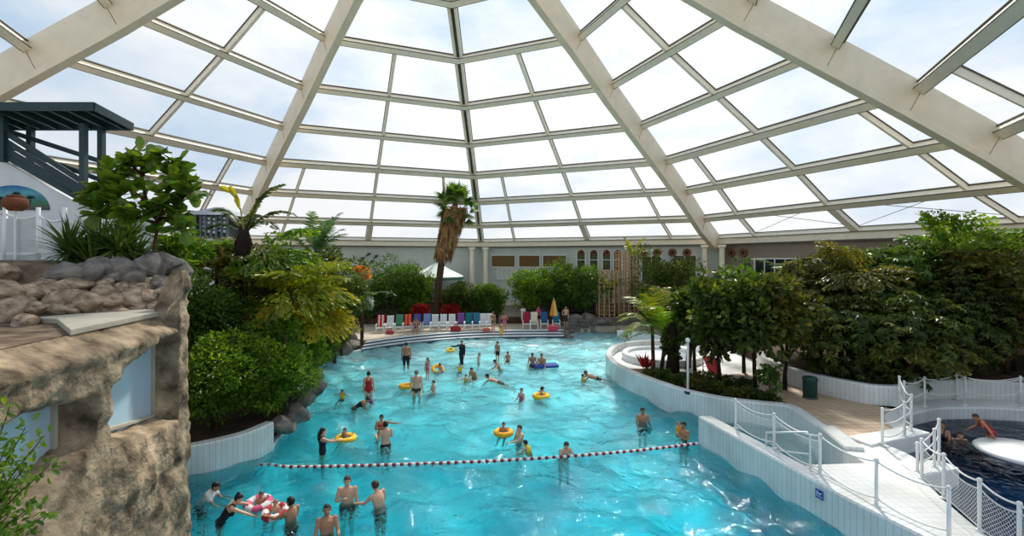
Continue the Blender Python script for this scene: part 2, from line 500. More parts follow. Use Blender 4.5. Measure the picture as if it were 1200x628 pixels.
def lerp(a, b, t): return a + (b - a) * t
TS = {0: [0, 1], 1: [0, 1], 2: [0, .5, 1], 3: [0, .5, 1], 4: [0, .5, 1], 5: [0, 1 / 6, .5, 5 / 6, 1], 6: [0, 1 / 6, .5, 5 / 6, 1], 7: [0, 1 / 6, .5, 5 / 6, 1]}
for k in range(-3, 3):
    for i in range(0, 9):
        mb = MB(); n = out_n(min(i, 7), k, k + 1)
        a, b = dv(i, k), dv(i, k + 1)
        hgt = .34 if i < 5 else .46
        mb.bar(a, b, hgt, .36, n, 0, -.16)
        mb.bar(a, b, hgt + .14, .06, n, 1, .02)
        sd_ = (b - a).normalized().cross(n).normalized()
        for sg in (-1, 1): mb.bar(a + sd_ * sg * (hgt / 2 + .012), b + sd_ * sg * (hgt / 2 + .012), .03, .05, n, 1, -.32)
        dpart(mb, 'ring_beam', [M['frame'], M['gasket']])
    for i in range(8):
        n = out_n(i, k, k + 1)
        ts = TS[i]
        if k in (-3, 2): ts = [0, .5, 1] if i > 1 else [0, 1]
        for j in range(len(ts) - 1):
            A, B = lerp(dv(i, k), dv(i, k + 1), ts[j]), lerp(dv(i, k), dv(i, k + 1), ts[j + 1])
            C, D = lerp(dv(i + 1, k), dv(i + 1, k + 1), ts[j + 1]), lerp(dv(i + 1, k), dv(i + 1, k + 1), ts[j])
            mb = MB()
            o = n * .045
            cc = (A + B + C + D) / 4
            mb.add([A + o, B + o, C + o, D + o], [(0, 1, 2, 3)])
            if i in (3, 4, 6) or k in (-3, 2) and i % 2: pass
            dpart(mb, 'glass_pane', [M['pane']])
    # glazing bars run from ring to ring down the facet
    for t, i0 in ((.5, 2), (1 / 6, 5), (5 / 6, 5)):
        mb = MB()
        for i in range(i0, 8):
            n = out_n(i, k, k + 1)
            a, b = lerp(dv(i, k), dv(i, k + 1), t), lerp(dv(i + 1, k), dv(i + 1, k + 1), t)
            wd = .17 if t == .5 else .12
            if i == 7 and t == .5: wd = .5
            mb.bar(a, b, wd, .30, n, 0, -.13)
            mb.bar(a, b, wd + .09, .05, n, 1, .02)
        dpart(mb, 'glazing_bar', [M['frame'], M['gasket']])
# bracing cables in the lowest band of the right-hand facets
for k in (0, 1, 2):
    for (t0, t1) in ((1 / 6, .5), (.5, 5 / 6)):
        for fl in (0, 1):
            a = lerp(dv(7, k), dv(7, k + 1), t0 if fl else t1); b = lerp(dv(8, k), dv(8, k + 1), t1 if fl else t0)
            mb = MB(); mb.tube([a + Vector((0, 0, .2)), b + Vector((0, 0, .2))], .018, 5)
            if k == 1 or (k == 2 and t0 < .3): dpart(mb, 'bracing_cable', [M['gasket']])

# fascia and walls under the dome
FZ0, FZ1 = EYE + 1.20, EYE + 1.93
def wv(k, dr=0.0):
    a = PH0 + k * PI / 4
    return Vector((AX + (RR[8] + dr) * math.sin(a), AY + (RR[8] + dr) * math.cos(a), 0))
for idx, k in enumerate((-3, -2, -1, 0, 1, 2)):
    mb = MB(); a, b = wv(k), wv(k + 1); n2 = ((a + b) / 2 - Vector((AX, AY, 0))).normalized()
    q = [a - n2 * .25, b - n2 * .25, b + n2 * .25, a + n2 * .25]
    mb.prism([(p.x, p.y) for p in q], FZ0, FZ1 + .1)
    q = [a - n2 * .33, b - n2 * .33, b - n2 * .2, a - n2 * .2]
    mb.prism([(p.x, p.y) for p in q], FZ0 - .06, FZ0 + .06, 1)
    mb.build('trim_%d' % (idx + 1), [M['frame'], M['gasket']])
    tag(bpy.context.scene.objects['trim_%d' % (idx + 1)], kind='structure')
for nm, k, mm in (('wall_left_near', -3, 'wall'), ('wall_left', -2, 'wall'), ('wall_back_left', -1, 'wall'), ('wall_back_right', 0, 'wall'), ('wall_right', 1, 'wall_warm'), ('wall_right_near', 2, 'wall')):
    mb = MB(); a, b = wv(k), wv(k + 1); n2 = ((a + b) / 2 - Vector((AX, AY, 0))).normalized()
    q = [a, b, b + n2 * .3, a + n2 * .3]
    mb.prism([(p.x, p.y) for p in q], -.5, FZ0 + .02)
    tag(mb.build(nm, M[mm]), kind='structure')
# ------------------------------------------------------------------ pool, decks, walls
def st(o): return tag(o, kind='structure')
def block(name, poly, z0, z1, mats, mi_top=None):
    mb = MB(); mb.prism(poly, z0, z1, 0, mi_top); return st(mb.build(name, mats, tri=True))

lane_front = [(8.75, 6.0), (8.35, 7.5), (7.9, 9.1), (7.5, 10.4), (7.14, 12.0), (6.72, 14.0), (6.3, 16.0)]
steps_front = [(-10.1, 31.7), (-8.9, 33.1), (-7.4, 34.4), (-5.7, 35.45), (-3.9, 36.2), (-2, 36.75), (0, 37.0), (2, 37.15), (4.1, 37.2)]
island_edge = [(9.65, 15.0), (9.8, 16.1), (9.85, 17.0), (9.2, 17.3), (8.2, 17.75), (7.4, 18.4), (6.75, 19.2), (6.1, 20.6), (5.5, 22.2), (5.15, 23.6), (5.08, 25.0), (5.2, 26.3), (5.55, 27.6), (6.2, 29.0), (7.2, 30.1), (8.4, 30.7), (10, 31.1), (13, 31.3)]
left_wall = [(-13.5, 12.5), (-12, 12.65), (-10.5, 12.95), (-9.5, 13.3), (-8.7, 13.85), (-8.1, 14.55), (-7.8, 15.5)]
left_rock = [(-7.8, 15.5), (-8.1, 17.0), (-8.4, 18.6), (-8.7, 20.2), (-9.1, 21.8), (-9.9, 23.4), (-10.9, 25.2), (-11.5, 27.2), (-11.5, 29.2), (-11.0, 30.6), (-10.1, 31.7)]
pool_poly = ([(8.9, 5.0)] + [(x + .25, y) for x, y in lane_front[:-1]] + [(6.35, 15.95), (6.8, 16.0), (7.2, 14.1), (7.65, 12.3), (9.25, 12.4), (9.45, 13.4)]
             + island_edge + [(12, 33.2), (8.6, 37.0), (8.4, 39.9), (4.1, 39.9)] + steps_front[::-1] + left_rock[::-1][1:] + left_wall[::-1][1:] + [(-13.5, 5.0)])
# basin floor: deep at the near end, running out to a beach at the far end
DEP = [(3, 2.0), (9, 1.75), (12, 1.45), (14.3, 1.2), (16, 1.0), (20, .62), (24, .40), (28, .26), (32, .18), (36, .13), (42, .10)]
def depth(y):
    for (a, da), (b, db) in zip(DEP, DEP[1:]):
        if y <= b: return da + (db - da) * (y - a) / (b - a)
    return .1
mb = MB(); ys = [3 + i * .75 for i in range(52)]; xs = [-16, -8, 0, 8, 16]
for j, y in enumerate(ys):
    for i, x in enumerate(xs): mb.v.append((x, y, -depth(y)))
for j in range(len(ys) - 1):
    for i in range(len(xs) - 1):
        a = j * 5 + i; mb.f.append((a, a + 1, a + 6, a + 5)); mb.m.append(0)
st(mb.build('floor_pool_basin', M['pool_tile'], smooth=True))
mb = MB(); mb.prism([(-60, -12), (60, -12), (60, 75), (-60, 75)], -3.2, -2.6)
st(mb.build('floor', M['soil']))
def water_body(name, poly, z, zb, res, amp, mat_, seed=0, grow=.16):
    """rippled water: a fine sheet that fills poly (running a little into the walls) closed down to zb"""
    P = np.array(poly); x0, y0 = P.min(0) - .3; x1, y1 = P.max(0) + .3
    nx, ny = int((x1 - x0) / res) + 1, int((y1 - y0) / res) + 1
    X, Y = np.meshgrid(x0 + np.arange(nx) * res, y0 + np.arange(ny) * res, indexing='ij'); px, py = X.ravel(), Y.ravel()
    ins = np.zeros(len(px), bool); near = np.full(len(px), 9e9)
    for (ax_, ay_), (bx, by) in zip(P, np.roll(P, -1, 0)):
        c = (ay_ > py) != (by > py)
        with np.errstate(divide='ignore', invalid='ignore'): xi = (bx - ax_) * (py - ay_) / (by - ay_) + ax_
        ins ^= c & (px < xi)
        dx, dy = bx - ax_, by - ay_; t = np.clip(((px - ax_) * dx + (py - ay_) * dy) / max(dx * dx + dy * dy, 1e-9), 0, 1)
        near = np.minimum(near, np.hypot(px - ax_ - t * dx, py - ay_ - t * dy))
    ok = (ins | (near < grow)).reshape(nx, ny)
    rng = np.random.default_rng(seed); H = np.zeros_like(px)
    for i in range(46):
        lam = .38 * (3.4 / .38) ** rng.uniform(); k = 2 * PI / lam; a = rng.uniform(0, 2 * PI)
        H += amp * .20 * (lam / 1.0) ** .88 * np.sin(k * (px * math.cos(a) + py * math.sin(a)) + rng.uniform(0, 6.28) + 1.3 * np.sin(.5 * px + .7 * py + i))
    H = H.reshape(nx, ny)
    cell = ok[:-1, :-1] & ok[1:, :-1] & ok[1:, 1:] & ok[:-1, 1:]
    used = np.zeros((nx, ny), bool); used[:-1, :-1] |= cell; used[1:, :-1] |= cell; used[1:, 1:] |= cell; used[:-1, 1:] |= cell
    idx = -np.ones((nx, ny), int); idx[used] = np.arange(used.sum()); n = int(used.sum())
    V_ = np.concatenate([np.stack([X[used], Y[used], z + H[used]], 1), np.stack([X[used], Y[used], np.full(n, zb)], 1)])
    I, J = np.nonzero(cell)
    q = np.stack([idx[I, J], idx[I + 1, J], idx[I + 1, J + 1], idx[I, J + 1]], 1)
    F_ = [tuple(r) for r in q.tolist()] + [tuple(r[::-1]) for r in (q + n).tolist()]
    sm = [True] * len(q) + [False] * len(q)
    cp = np.zeros((nx + 1, ny + 1), bool); cp[1:nx, 1:ny] = cell
    for I, J, (da, db), (u, v) in ((I, J, (-1, 0), ((0, 0), (0, 1))), (I, J, (1, 0), ((1, 1), (1, 0))), (I, J, (0, -1), ((1, 0), (0, 0))), (I, J, (0, 1), ((0, 1), (1, 1)))):
        e = ~cp[I + 1 + da, J + 1 + db]
        for i, j in zip(I[e].tolist(), J[e].tolist()):
            a_, b_ = int(idx[i + u[0], j + u[1]]), int(idx[i + v[0], j + v[1]]); F_.append((a_, b_, b_ + n, a_ + n)); sm.append(False)
    me = bpy.data.meshes.new(name); me.from_pydata(V_.tolist(), [], F_); me.materials.append(mat_); me.polygons.foreach_set('use_smooth', sm); me.update()
    return link(bpy.data.objects.new(name, me))
pw_o = water_body('pool_water', pool_poly, 0.0, -2.4, .10, .046, M['water'], 3)
tag(pw_o, 'clear turquoise water filling the big leisure pool', 'water', kind='stuff')
CAUST = False
if CAUST:
    pw_o.cycles.is_caustics_caster = True; sl.cycles.is_caustics_light = True
    SC.objects['floor_pool_basin'].cycles.is_caustics_receiver = True

# lane wall of white tiles that divides the pool from the walkway
tag(sweep_wall(smooth_path([Vector((x, y, 0)) for x, y in lane_front], 3), -2.4, .87, .48, 'wall_lane', M['white_tile'], side=-1), kind='structure')
# island planter wall
tag(sweep_wall(smooth_path([Vector((x, y, 0)) for x, y in island_edge], 3), -2.4, .92, .34, 'wall_island', M['white_tile'], side=-1), kind='structure')
tag(sweep_wall([(9.3, 13.25), (9.5, 14.2), (9.65, 15.0)], -2.4, .95, .5, 'wall_channel_end', M['white_tile'], side=-1), kind='structure')
tag(sweep_wall(smooth_path([Vector((x, y, 0)) for x, y in left_wall], 3), -2.4, .86, .32, 'wall_left_planter', M['white_tile'], side=1), kind='structure')
# raised ground behind the left planter wall, soil and leaf litter
block('planter_soil_left', [(-13.5, 12.7), (-12, 12.85), (-10.5, 13.15), (-9.6, 13.5), (-8.9, 14.0), (-8.3, 14.7), (-8.05, 15.5), (-8.4, 17.0), (-8.7, 18.6), (-9.0, 20.2), (-9.4, 21.8), (-10.2, 23.4), (-11.2, 25.2), (-11.8, 27.2), (-11.8, 29.2), (-11.3, 30.7), (-11.0, 33), (-13, 37), (-36, 40), (-36, 12)], -2.4, .62, M['soil'])
# thin white coping at the foot of the rocks
tag(sweep_wall(smooth_path([Vector((x, y, 0)) for x, y in left_rock], 3), -2.0, .10, .22, 'trim_pool_edge', M['white'], side=1), kind='structure')
# steps at the far end of the pool
for i in range(3):
    poly = [(x, y + .42 * i) for x, y in steps_front] + [(4.1, 39.6), (-10.1, 39.6)]
    mb = MB(); mb.prism(poly, -.6, .155 * (i + 1), 1, 0)
    fr = [(x, y + .42 * i, .155 * (i + 1)) for x, y in steps_front]
    for a, b in zip(fr, fr[1:]): mb.bar((a[0], a[1] - .005, a[2] - .025), (b[0], b[1] - .005, b[2] - .025), .03, .055, (0, 0, 1), 0)
    st(mb.build('floor_pool_step', [M['tread'], M['riser']], tri=True))
block('floor_back_deck', [(x, y + 1.25) for x, y in steps_front] + [(4.1, 39.8), (4.3, 44.0), (-20, 44.0), (-20, 38.5), (-13, 36), (-10.6, 33.2)], -.8, .50, M['back_deck'])
block('floor_terrace', [(-20, 44.0), (4.3, 44.0), (18, 41.0), (18.5, 43), (-3, 52), (-25, 44)], -.8, 1.9, M['back_deck'])
block('planter_soil_back', [(-13, 41.2), (1.0, 41.6), (1.0, 43.9), (-19.5, 43.9)], -.5, 1.0, M['soil'])
block('planter_soil_grove', [(3.0, 41.6), (8.6, 40.9), (17, 38), (18, 41.5), (4.4, 43.9)], -.5, 1.3, M['soil'])
block('floor_back_right', [(4.2, 39.95), (8.6, 39.7), (8.9, 37.1), (12.1, 33.3), (13, 31.2), (33, 31), (33, 37), (18, 41), (4.2, 44)], -2.4, .55, M['back_deck'])
# stone wall beyond the shallow water, and the white wall before it
mb = MB(); random.seed(4)
x = 4.15
for row in range(4):
    x = 4.15 + (row % 2) * .2
    while x < 8.6:
        wd = random.uniform(.45, .85)
        mb.box((x + wd / 2, 40.05 + random.uniform(-.05, .05), .14 + row * .29), (wd - .03, .45, .27), Matrix.Rotation(random.uniform(-.05, .05), 3, 'Z'))
        x += wd
st(mb.build('wall_stone_back', M['rock_grey'], bevel=.03))
tag(sweep_wall([(8.35, 37.0), (9.6, 36.2), (11.2, 34.3)], -1, .62, .4, 'wall_low_white', M['white'], side=-1), kind='structure')
# island: white basin terrace behind, soil in front
block('floor_island_terrace', [(5.45, 23.7), (5.38, 25.0), (5.5, 26.2), (5.85, 27.4), (6.5, 28.8), (7.4, 29.8), (8.5, 30.4), (10, 30.8), (13, 31.0), (24, 31), (22, 26), (13, 25.5), (12.3, 22.5), (9.5, 21.8), (7.8, 23.4)], -2.4, .55, M['white_deck'])
block('planter_soil_island', [(9.62, 17.35), (8.4, 18.05), (7.6, 18.7), (7.0, 19.5), (6.4, 20.8), (5.8, 22.3), (5.45, 23.7), (7.8, 23.4), (9.5, 21.8), (10.2, 19.3)], -2.4, .72, M['soil'])
block('floor_path', [(9.7, 13.6), (9.95, 15.0), (10.1, 16.1), (10.15, 17.2), (10.2, 19.3), (9.5, 21.8), (12.3, 22.5), (13, 25.5), (13.4, 25), (11.9, 21.5), (12.3, 19.5), (12.9, 18), (14.0, 17.0), (13.0, 15.7), (12.45, 14.6), (10.7, 13.8)], -2.4, .84, M['sand_deck'])
block('floor_walkway', [(7.65, 12.3), (8.0, 10.4), (8.35, 9.1), (8.8, 7.5), (9.2, 5), (9.2, 5.0), (9.05, 7.2), (9.05, 8.6), (9.3, 9.6), (9.57, 10.5), (9.95, 11.4), (10.45, 12.0), (10.85, 12.8), (10.75, 13.8), (9.75, 13.6), (9.3, 13.3), (9.25, 12.4)], -2.4, .845, M['white_deck'])
# steps down into the channel beside the lane wall
for i in range(3):
    block('floor_channel_step', [(7.62, 12.3), (9.26, 12.4), (9.3, 12.75 + .35 * i), (7.55 - .08 * i, 12.65 + .35 * i)], -2.4, .60 - .3 * i, M['white_deck'])
# right-hand pool, higher than the main one
rp = [(9.05, 5), (9.05, 8.6), (9.3, 9.6), (9.57, 10.5), (9.95, 11.4), (10.45, 12.0), (10.85, 12.8), (10.75, 13.8), (12.45, 14.6), (13.0, 15.7), (13.9, 16.35), (15.2, 16.9), (16.4, 17.0), (17.9, 16.8), (20, 15.6), (22, 13), (22, 5)]
mb = MB(); mb.prism(rp, -1.2, .45)
tag(mb.build('hot_pool_water', M['dark_water'], tri=True), 'water filling the smaller raised pool at the right, coloured dark blue for shade', 'water', kind='stuff')
mb = MB(); mb.prism([(8.9, 4.5), (23, 4.5), (23, 17.5), (10, 17.5)], -2.4, -.85)
M['shade_tile'] = tile_mat('shade_blue_pool_tile', (.10, .30, .46), (.2, .36, .48), .25, .25, 0, .4, False)  # dark blue put into the tiles in place of shade and reflection
st(mb.build('floor_hot_pool', M['shade_tile']))
tag(sweep_wall(smooth_path([Vector((x, y, 0)) for x, y in rp[8:15]], 4), -1.2, .86, .55, 'wall_hot_pool_rim', M['white_tile'], side=1), kind='structure')
tag(sweep_wall(smooth_path([Vector((x, y, 0)) for x, y in rp[1:8]], 4), -1.2, .86, .30, 'wall_hot_pool_edge', M['white_tile'], side=1), kind='structure')
def rbox(name, poly, z0, z1, m='white_tile'):
    mb = MB(); mb.prism(poly, z0, z1); o = mb.build(name, M[m], bevel=.04); return st(o)
rbox('wall_jetty_far', [(10.2, 13.45), (12.7, 14.35), (12.5, 14.95), (10.0, 14.1)], -.9, .93, 'white')
rbox('wall_jetty_near', [(9.95, 11.55), (11.35, 12.0), (11.3, 12.4), (11.0, 12.5), (10.1, 12.3)], -.9, .90, 'white')
# back planter wall and soil at the right
bpw = [(13.2, 25.5), (12.2, 23.5), (11.75, 21.5), (11.9, 19.8), (12.4, 18.5), (13.2, 17.4), (14.2, 17.25), (15.6, 17.9), (17.2, 18.1), (19, 17.7), (21, 16.6), (24, 14)]
tag(sweep_wall(smooth_path([Vector((x, y, 0)) for x, y in bpw], 4), -.5, 1.55, .30, 'wall_right_planter', M['white_tile'], side=1), kind='structure')
block('floor_rim_right', [(13.2, 17.4), (13.9, 16.5), (15.2, 17.2), (16.4, 17.3), (17.9, 17.1), (20.2, 15.8), (22.3, 13), (24, 13), (24, 14), (21, 16.6), (19, 17.7), (17.2, 18.1), (15.6, 17.9), (14.2, 17.25)], -1, .84, M['white_deck'])
block('planter_soil_right', [(13.4, 25.4), (12.45, 23.4), (12.0, 21.5), (12.15, 19.9), (12.6, 18.7), (13.3, 17.7), (14.1, 17.5), (15.5, 18.15), (17.2, 18.35), (19.1, 17.95), (21.2, 16.8), (24.2, 14.2), (33, 14), (33, 30.8), (13.5, 30.8)], -1, 1.4, M['soil'])

# ---------------- island in the right pool
t = empty('pool_island', (15.1, 13.9, 0), label='round white flat-topped stone island in the dark right pool', cat='island')
mb = MB(); mb.lathe([(0, -.85), (.95, -.85), (1.0, .35), (1.12, .42), (1.15, .50), (1.08, .56), (0, .58)], n=36)
mb.build('platform', M['white'], t, smooth=True)
mb = MB(); mb.lathe([(.0, .585), (.16, .585), (.18, .60), (.15, .615), (0, .615)], (.25, -.75, 0), n=14)
mb.build('drain_cover', mat('grey_grate', (.35, .36, .37), .4), t)

# ---------------- lane rope with floats
pp = [(305, 545), (340, 547), (400, 546.2), (460, 544.5), (520, 542.5), (580, 540), (640, 536.5), (700, 532), (760, 526.5), (818, 519.5)]
pts = [at(x, y, .07) for x, y in pp]; pts = smooth_path(pts, 14)
L = [0]
for a, b in zip(pts, pts[1:]): L.append(L[-1] + (b - a).length)
def along(s):
    for i in range(len(L) - 1):
        if s <= L[i + 1]:
            return pts[i].lerp(pts[i + 1], (s - L[i]) / max(1e-6, L[i + 1] - L[i])), (pts[i + 1] - pts[i]).normalized()
    return pts[-1], (pts[-1] - pts[-2]).normalized()
base = pts[0].copy()
t = empty('lane_rope', base, label='floating rope strung with red and white floats across the main pool', cat='rope')
mb = MB(); mb.tube([p - base for p in pts], .012, 6); mb.build('rope', M['white'], t)
red = mat('dark_red_plastic', srgb(140, 26, 40), .4, .1); wht = mat('white_plastic', (.82, .80, .80), .35, .04)
def float_mesh(name, m, ln, rr):
    mb = MB(); n = 12; prof = [(0.0, -ln / 2), (rr * .6, -ln / 2), (rr, -ln / 4), (rr, ln / 4), (rr * .6, ln / 2), (0, ln / 2)]
    mb.lathe(prof, n=n); o = mb.build(name, m, smooth=True); me = o.data; bpy.data.objects.remove(o); return me
nf = 60; step = L[-1] / nf
rm, wm = float_mesh('red_float', red, step * .44, .052), float_mesh('white_float', wht, step * .5, .048)
for i in range(nf):
    for nm, me, fr in (('red_float', rm, .25), ('white_float', wm, .75)):
        p, d = along((i + fr) * step)
        o = bpy.data.objects.new(nm, me); link(o, t); o.location = p - base
        o.rotation_mode = 'QUATERNION'; o.rotation_quaternion = d.to_track_quat('Z', 'Y')

# ---------------- rope railings
M['rope'] = mat('white_rope', (.78, .77, .74), .7, .08, 30)
M['post'] = mat('white_enamel_post', (.80, .80, .78), .35, .04, 6)
def railing(name, label, posts, heights, ropes, post_r=.035, sag=.16, net=None, group=None):
    """posts: list of 3-D feet; ropes: list of heights of the sagging strands"""
    b = Vector(posts[0]); t = empty(name, b, label=label, cat='railing')
    for p, h in zip(posts, heights):
        p = Vector(p); mb = MB()
        mb.tube([p - b, p - b + Vector((0, 0, h))], post_r, 10)
        mb.ell(p - b + Vector((0, 0, h)), (post_r * 1.35, post_r * 1.35, post_r * 1.2), nu=8, nv=6)
        mb.lathe([(0, 0), (post_r * 2.2, 0), (post_r * 2.2, .02), (post_r, .035)], p - b, 12)
        mb.build('post', M['post'], t, smooth=True)
    for rh in ropes:
        for i in range(len(posts) - 1):
            p, q = Vector(posts[i]), Vector(posts[i + 1])
            a = p + Vector((0, 0, heights[i] * rh)); c = q + Vector((0, 0, heights[i + 1] * rh))
            mb = MB(); mb.tube([a.lerp(c, s / 10) - Vector((0, 0, sag * (a - c).length / 2 * 4 * (s / 10) * (1 - s / 10))) - b for s in range(11)], .019, 6)
            mb.build('rope', M['rope'], t, smooth=True)
    if net:
        for i in net:
            p, q = Vector(posts[i]), Vector(posts[i + 1]); mb = MB()
            n = max(4, int((q - p).length / .085)); h = .78
            def P(u, v):
                base_ = p.lerp(q, u); top = heights[i] * h * v
                return base_ + Vector((0, 0, .06 + top - .10 * v * 4 * u * (1 - u))) - b
            m = 8
            for s in range(-m, n + 1):
                for sg in (1, -1):
                    l = []
                    for v in range(m + 1):
                        u = (s + (v if sg > 0 else m - v)) / n
                        if 0 <= u <= 1: l.append(P(u, v / m))
                    if len(l) > 1: mb.tube(l, .0045, 3, caps=False)
            mb.tube([P(s / 10, 1) for s in range(11)], .012, 5); mb.tube([P(s / 10, 0) for s in range(11)], .012, 5)
            mb.build('net', M['rope'], t)
    return t
lp = [at(862, 502, .87), at(907, 525, .87), at(961, 556, .87), at(1027, 593, .87), at(1112, 633, .87)]
railing('rope_railing', 'white post and rope railing standing on top of the long lane wall', lp, [.91, .96, .98, 1.0, 1.0], [.97, .18], net=[0, 1])
pe = [Vector((9.95, 11.5, .86)), Vector((9.62, 10.55, .86)), Vector((9.18, 9.3, .86)), Vector((9.0, 8.4, .86)), Vector((9.0, 7.0, .86))]
railing('net_railing', 'white rope railing with diamond netting along the near edge of the dark pool', pe, [.95, .98, 1, 1, 1], [.98], net=[0, 1, 2, 3])
fr_ = [Vector((13.7, 16.55, .86)), Vector((14.9, 17.1, .86)), Vector((16.5, 17.25, .86)), Vector((18.2, 16.95, .86)), Vector((20.3, 15.8, .86))]
railing('rope_railing', 'white post and rope railing along the far rim of the dark pool', fr_, [1.05] * 5, [.97, .5])
fb = [Vector((15.1, 17.75, .86)), Vector((16.9, 18.0, .86)), Vector((18.9, 17.6, .86)), Vector((21, 16.4, .86))]
railing('rope_railing', 'white post and rope railing at the foot of the dark shrubs, rearmost one', fb, [.95] * 4, [.97])
js = [at(1034, 519, .93), at(1060, 511, .93), at(1068, 505, .93), Vector((13.25, 16.2, .86))]
railing('rope_railing', 'short three-strand white rope railing stepping across the far white jetty', js, [.98, 1.0, 1.1, 1.3], [.98, .6, .2])
jn = [Vector((10.1, 11.8, .9)), Vector((10.75, 12.05, .9)), Vector((11.0, 12.2, .9))]
railing('rope_railing', 'three-strand white rope railing on the small near jetty in the dark pool', jn, [.7, .95, 1.15], [.97, .66, .34])
# tubular handrail at the channel steps
mb = MB(); b = at(959, 556, .87)
t = empty('handrail', b, label='white tubular handrail with a diagonal brace at the channel steps', cat='handrail')
A = Vector((-.05, .25, 0)); B = Vector((-.35, 1.75, -.1))
mb.tube([A, A + Vector((0, 0, .85)), A + Vector((-.02, .08, .93)), B + Vector((0, 0, .50)), B + Vector((0, 0, -.1))], .025, 8); mb.build('rail', M['post'], t, smooth=True)
mb = MB(); mb.tube([A + Vector((0, 0, .40)), B + Vector((0, 0, .02))], .02, 8); mb.build('brace', M['post'], t, smooth=True)

# no-diving sign on the lane wall
t = empty('no_diving_sign', (7.30, 11.22, .62), R(90) + math.atan2(.22, -1) - R(90) - R(90), label='small blue square pictogram sign with a white diver, on the side of the lane wall', cat='sign')
d = Vector((7.5 - 7.14, 10.4 - 12.0, 0)).normalized()      # along the wall, towards the camera
t.rotation_euler = (0, 0, math.atan2(d.y, d.x))
sgn = mat('sign_blue', srgb(36, 84, 158), .35, .05); sgw = mat('sign_white', (.8, .8, .8), .35, .02)
mb = MB(); mb.box((0, -.028, 0), (.21, .012, .21)); mb.build('panel', sgn, t)
mb = MB(); yq = -.0355
mb.box((-.055, yq, .052), (.03, .004, .03)); mb.bar((-.04, yq, .035), (.035, yq, .0), .004, .035, (0, 0, 1)); mb.bar((.02, yq, .0), (.075, yq, .05), .004, .02, (0, 0, 1))
mb.bar((-.05, yq, .02), (-.07, yq, -.03), .004, .016, (1, 0, 0))
for k in range(3): mb.bar((-.085 + k * .06, yq, -.055 + (k % 2) * .008), (-.03 + k * .06, yq, -.055 + ((k + 1) % 2) * .008), .004, .014, (0, 0, 1))
mb.build('diver_pictogram', sgw, t)

# litter bin on the path
t = empty('litter_bin', (11.45, 18.2, .84), label='dark green litter bin standing on the sandy path before the white planter wall', cat='bin')
bing = mat('bin_green', srgb(28, 66, 58), .5, .1)
mb = MB(); mb.lathe([(.20, 0), (.24, .02), (.25, .68), (.26, .70)], n=20); mb.build('body', bing, t, smooth=True)
mb = MB(); mb.lathe([(.27, .70), (.275, .76), (.23, .82), (.12, .84), (.12, .80), (0, .80)], n=20); mb.build('lid', bing, t, smooth=True)
mb = MB(); mb.lathe([(.21, 0), (.265, 0), (.265, .05), (.21, .06)], n=20); mb.build('foot_ring', M['gasket'], t, smooth=True)
# slender white lamp post on the island wall
pl = at(806, 456, .92)
t = empty('lamp_post', pl, label='slim white post rising among the island trees beside the pool', cat='post')
mb = MB(); mb.tube([(0, 0, 0), (0, 0, 1.9)], .045, 10); mb.build('post', M['post'], t, smooth=True)
mb = MB(); mb.lathe([(0, 1.88), (.09, 1.9), (.10, 2.0), (.05, 2.06), (0, 2.08)], n=12); mb.build('lamp_head', M['post'], t, smooth=True)
mb = MB(); mb.lathe([(0, 0), (.22, -.02), (.2, -.12), (.06, -.2), (0, -.2)], (0, -.18, 0), n=12); mb.build('wall_bracket', M['bluegreen'], t, smooth=True)
# ------------------------------------------------------------------ rock building at the left
def fbm(p, o=4):
    s = 0; a = 1; q = Vector(p)
    for _ in range(o):
        s += a * mnoise.noise(q); q = q * 2.03 + Vector((3.1, 1.7, 5.3)); a *= .5
    return s
M['rockwall'] = mat('sprayed_rock_render', srgb(86, 74, 60), .95, .3, 2.6, 1.0, 11, spec=.1, col2=srgb(184, 162, 134), detail=10)
M['rubble'] = mat('brown_rubble', srgb(82, 68, 56), .95, .35, 3.0, .8, 8, spec=.1, col2=srgb(136, 116, 98), detail=8)
M['concrete'] = mat('smooth_concrete', srgb(176, 168, 152), .8, .12, 1.5, .15, 18, spec=.2)
def face(s, z, o):
    p = Vector((-6.75 - .2 * (s - 7.14), s, z)); return p + Vector((.98, .196, 0)) * o
def sstep(a, b, x):
    t = max(0, min(1, (x - a) / (b - a))); return t * t * (3 - 2 * t)
def interp(x, pts):
    if x <= pts[0][0]: return pts[0][1]
    for (a, b), (c, d) in zip(pts, pts[1:]):
        if x <= c: return b + (d - b) * (x - a) / (c - a)
    return pts[-1][1]
TOP = [(3, 4.2), (6.0, 4.22), (7.0, 4.1), (7.48, 4.15), (8.0, 4.36), (8.62, 4.56), (9.6, 4.68)]
SILL = [(3, 3.1), (6.0, 3.18), (7.0, 3.42), (7.5, 3.32), (8.5, 3.08), (9.6, 2.98)]
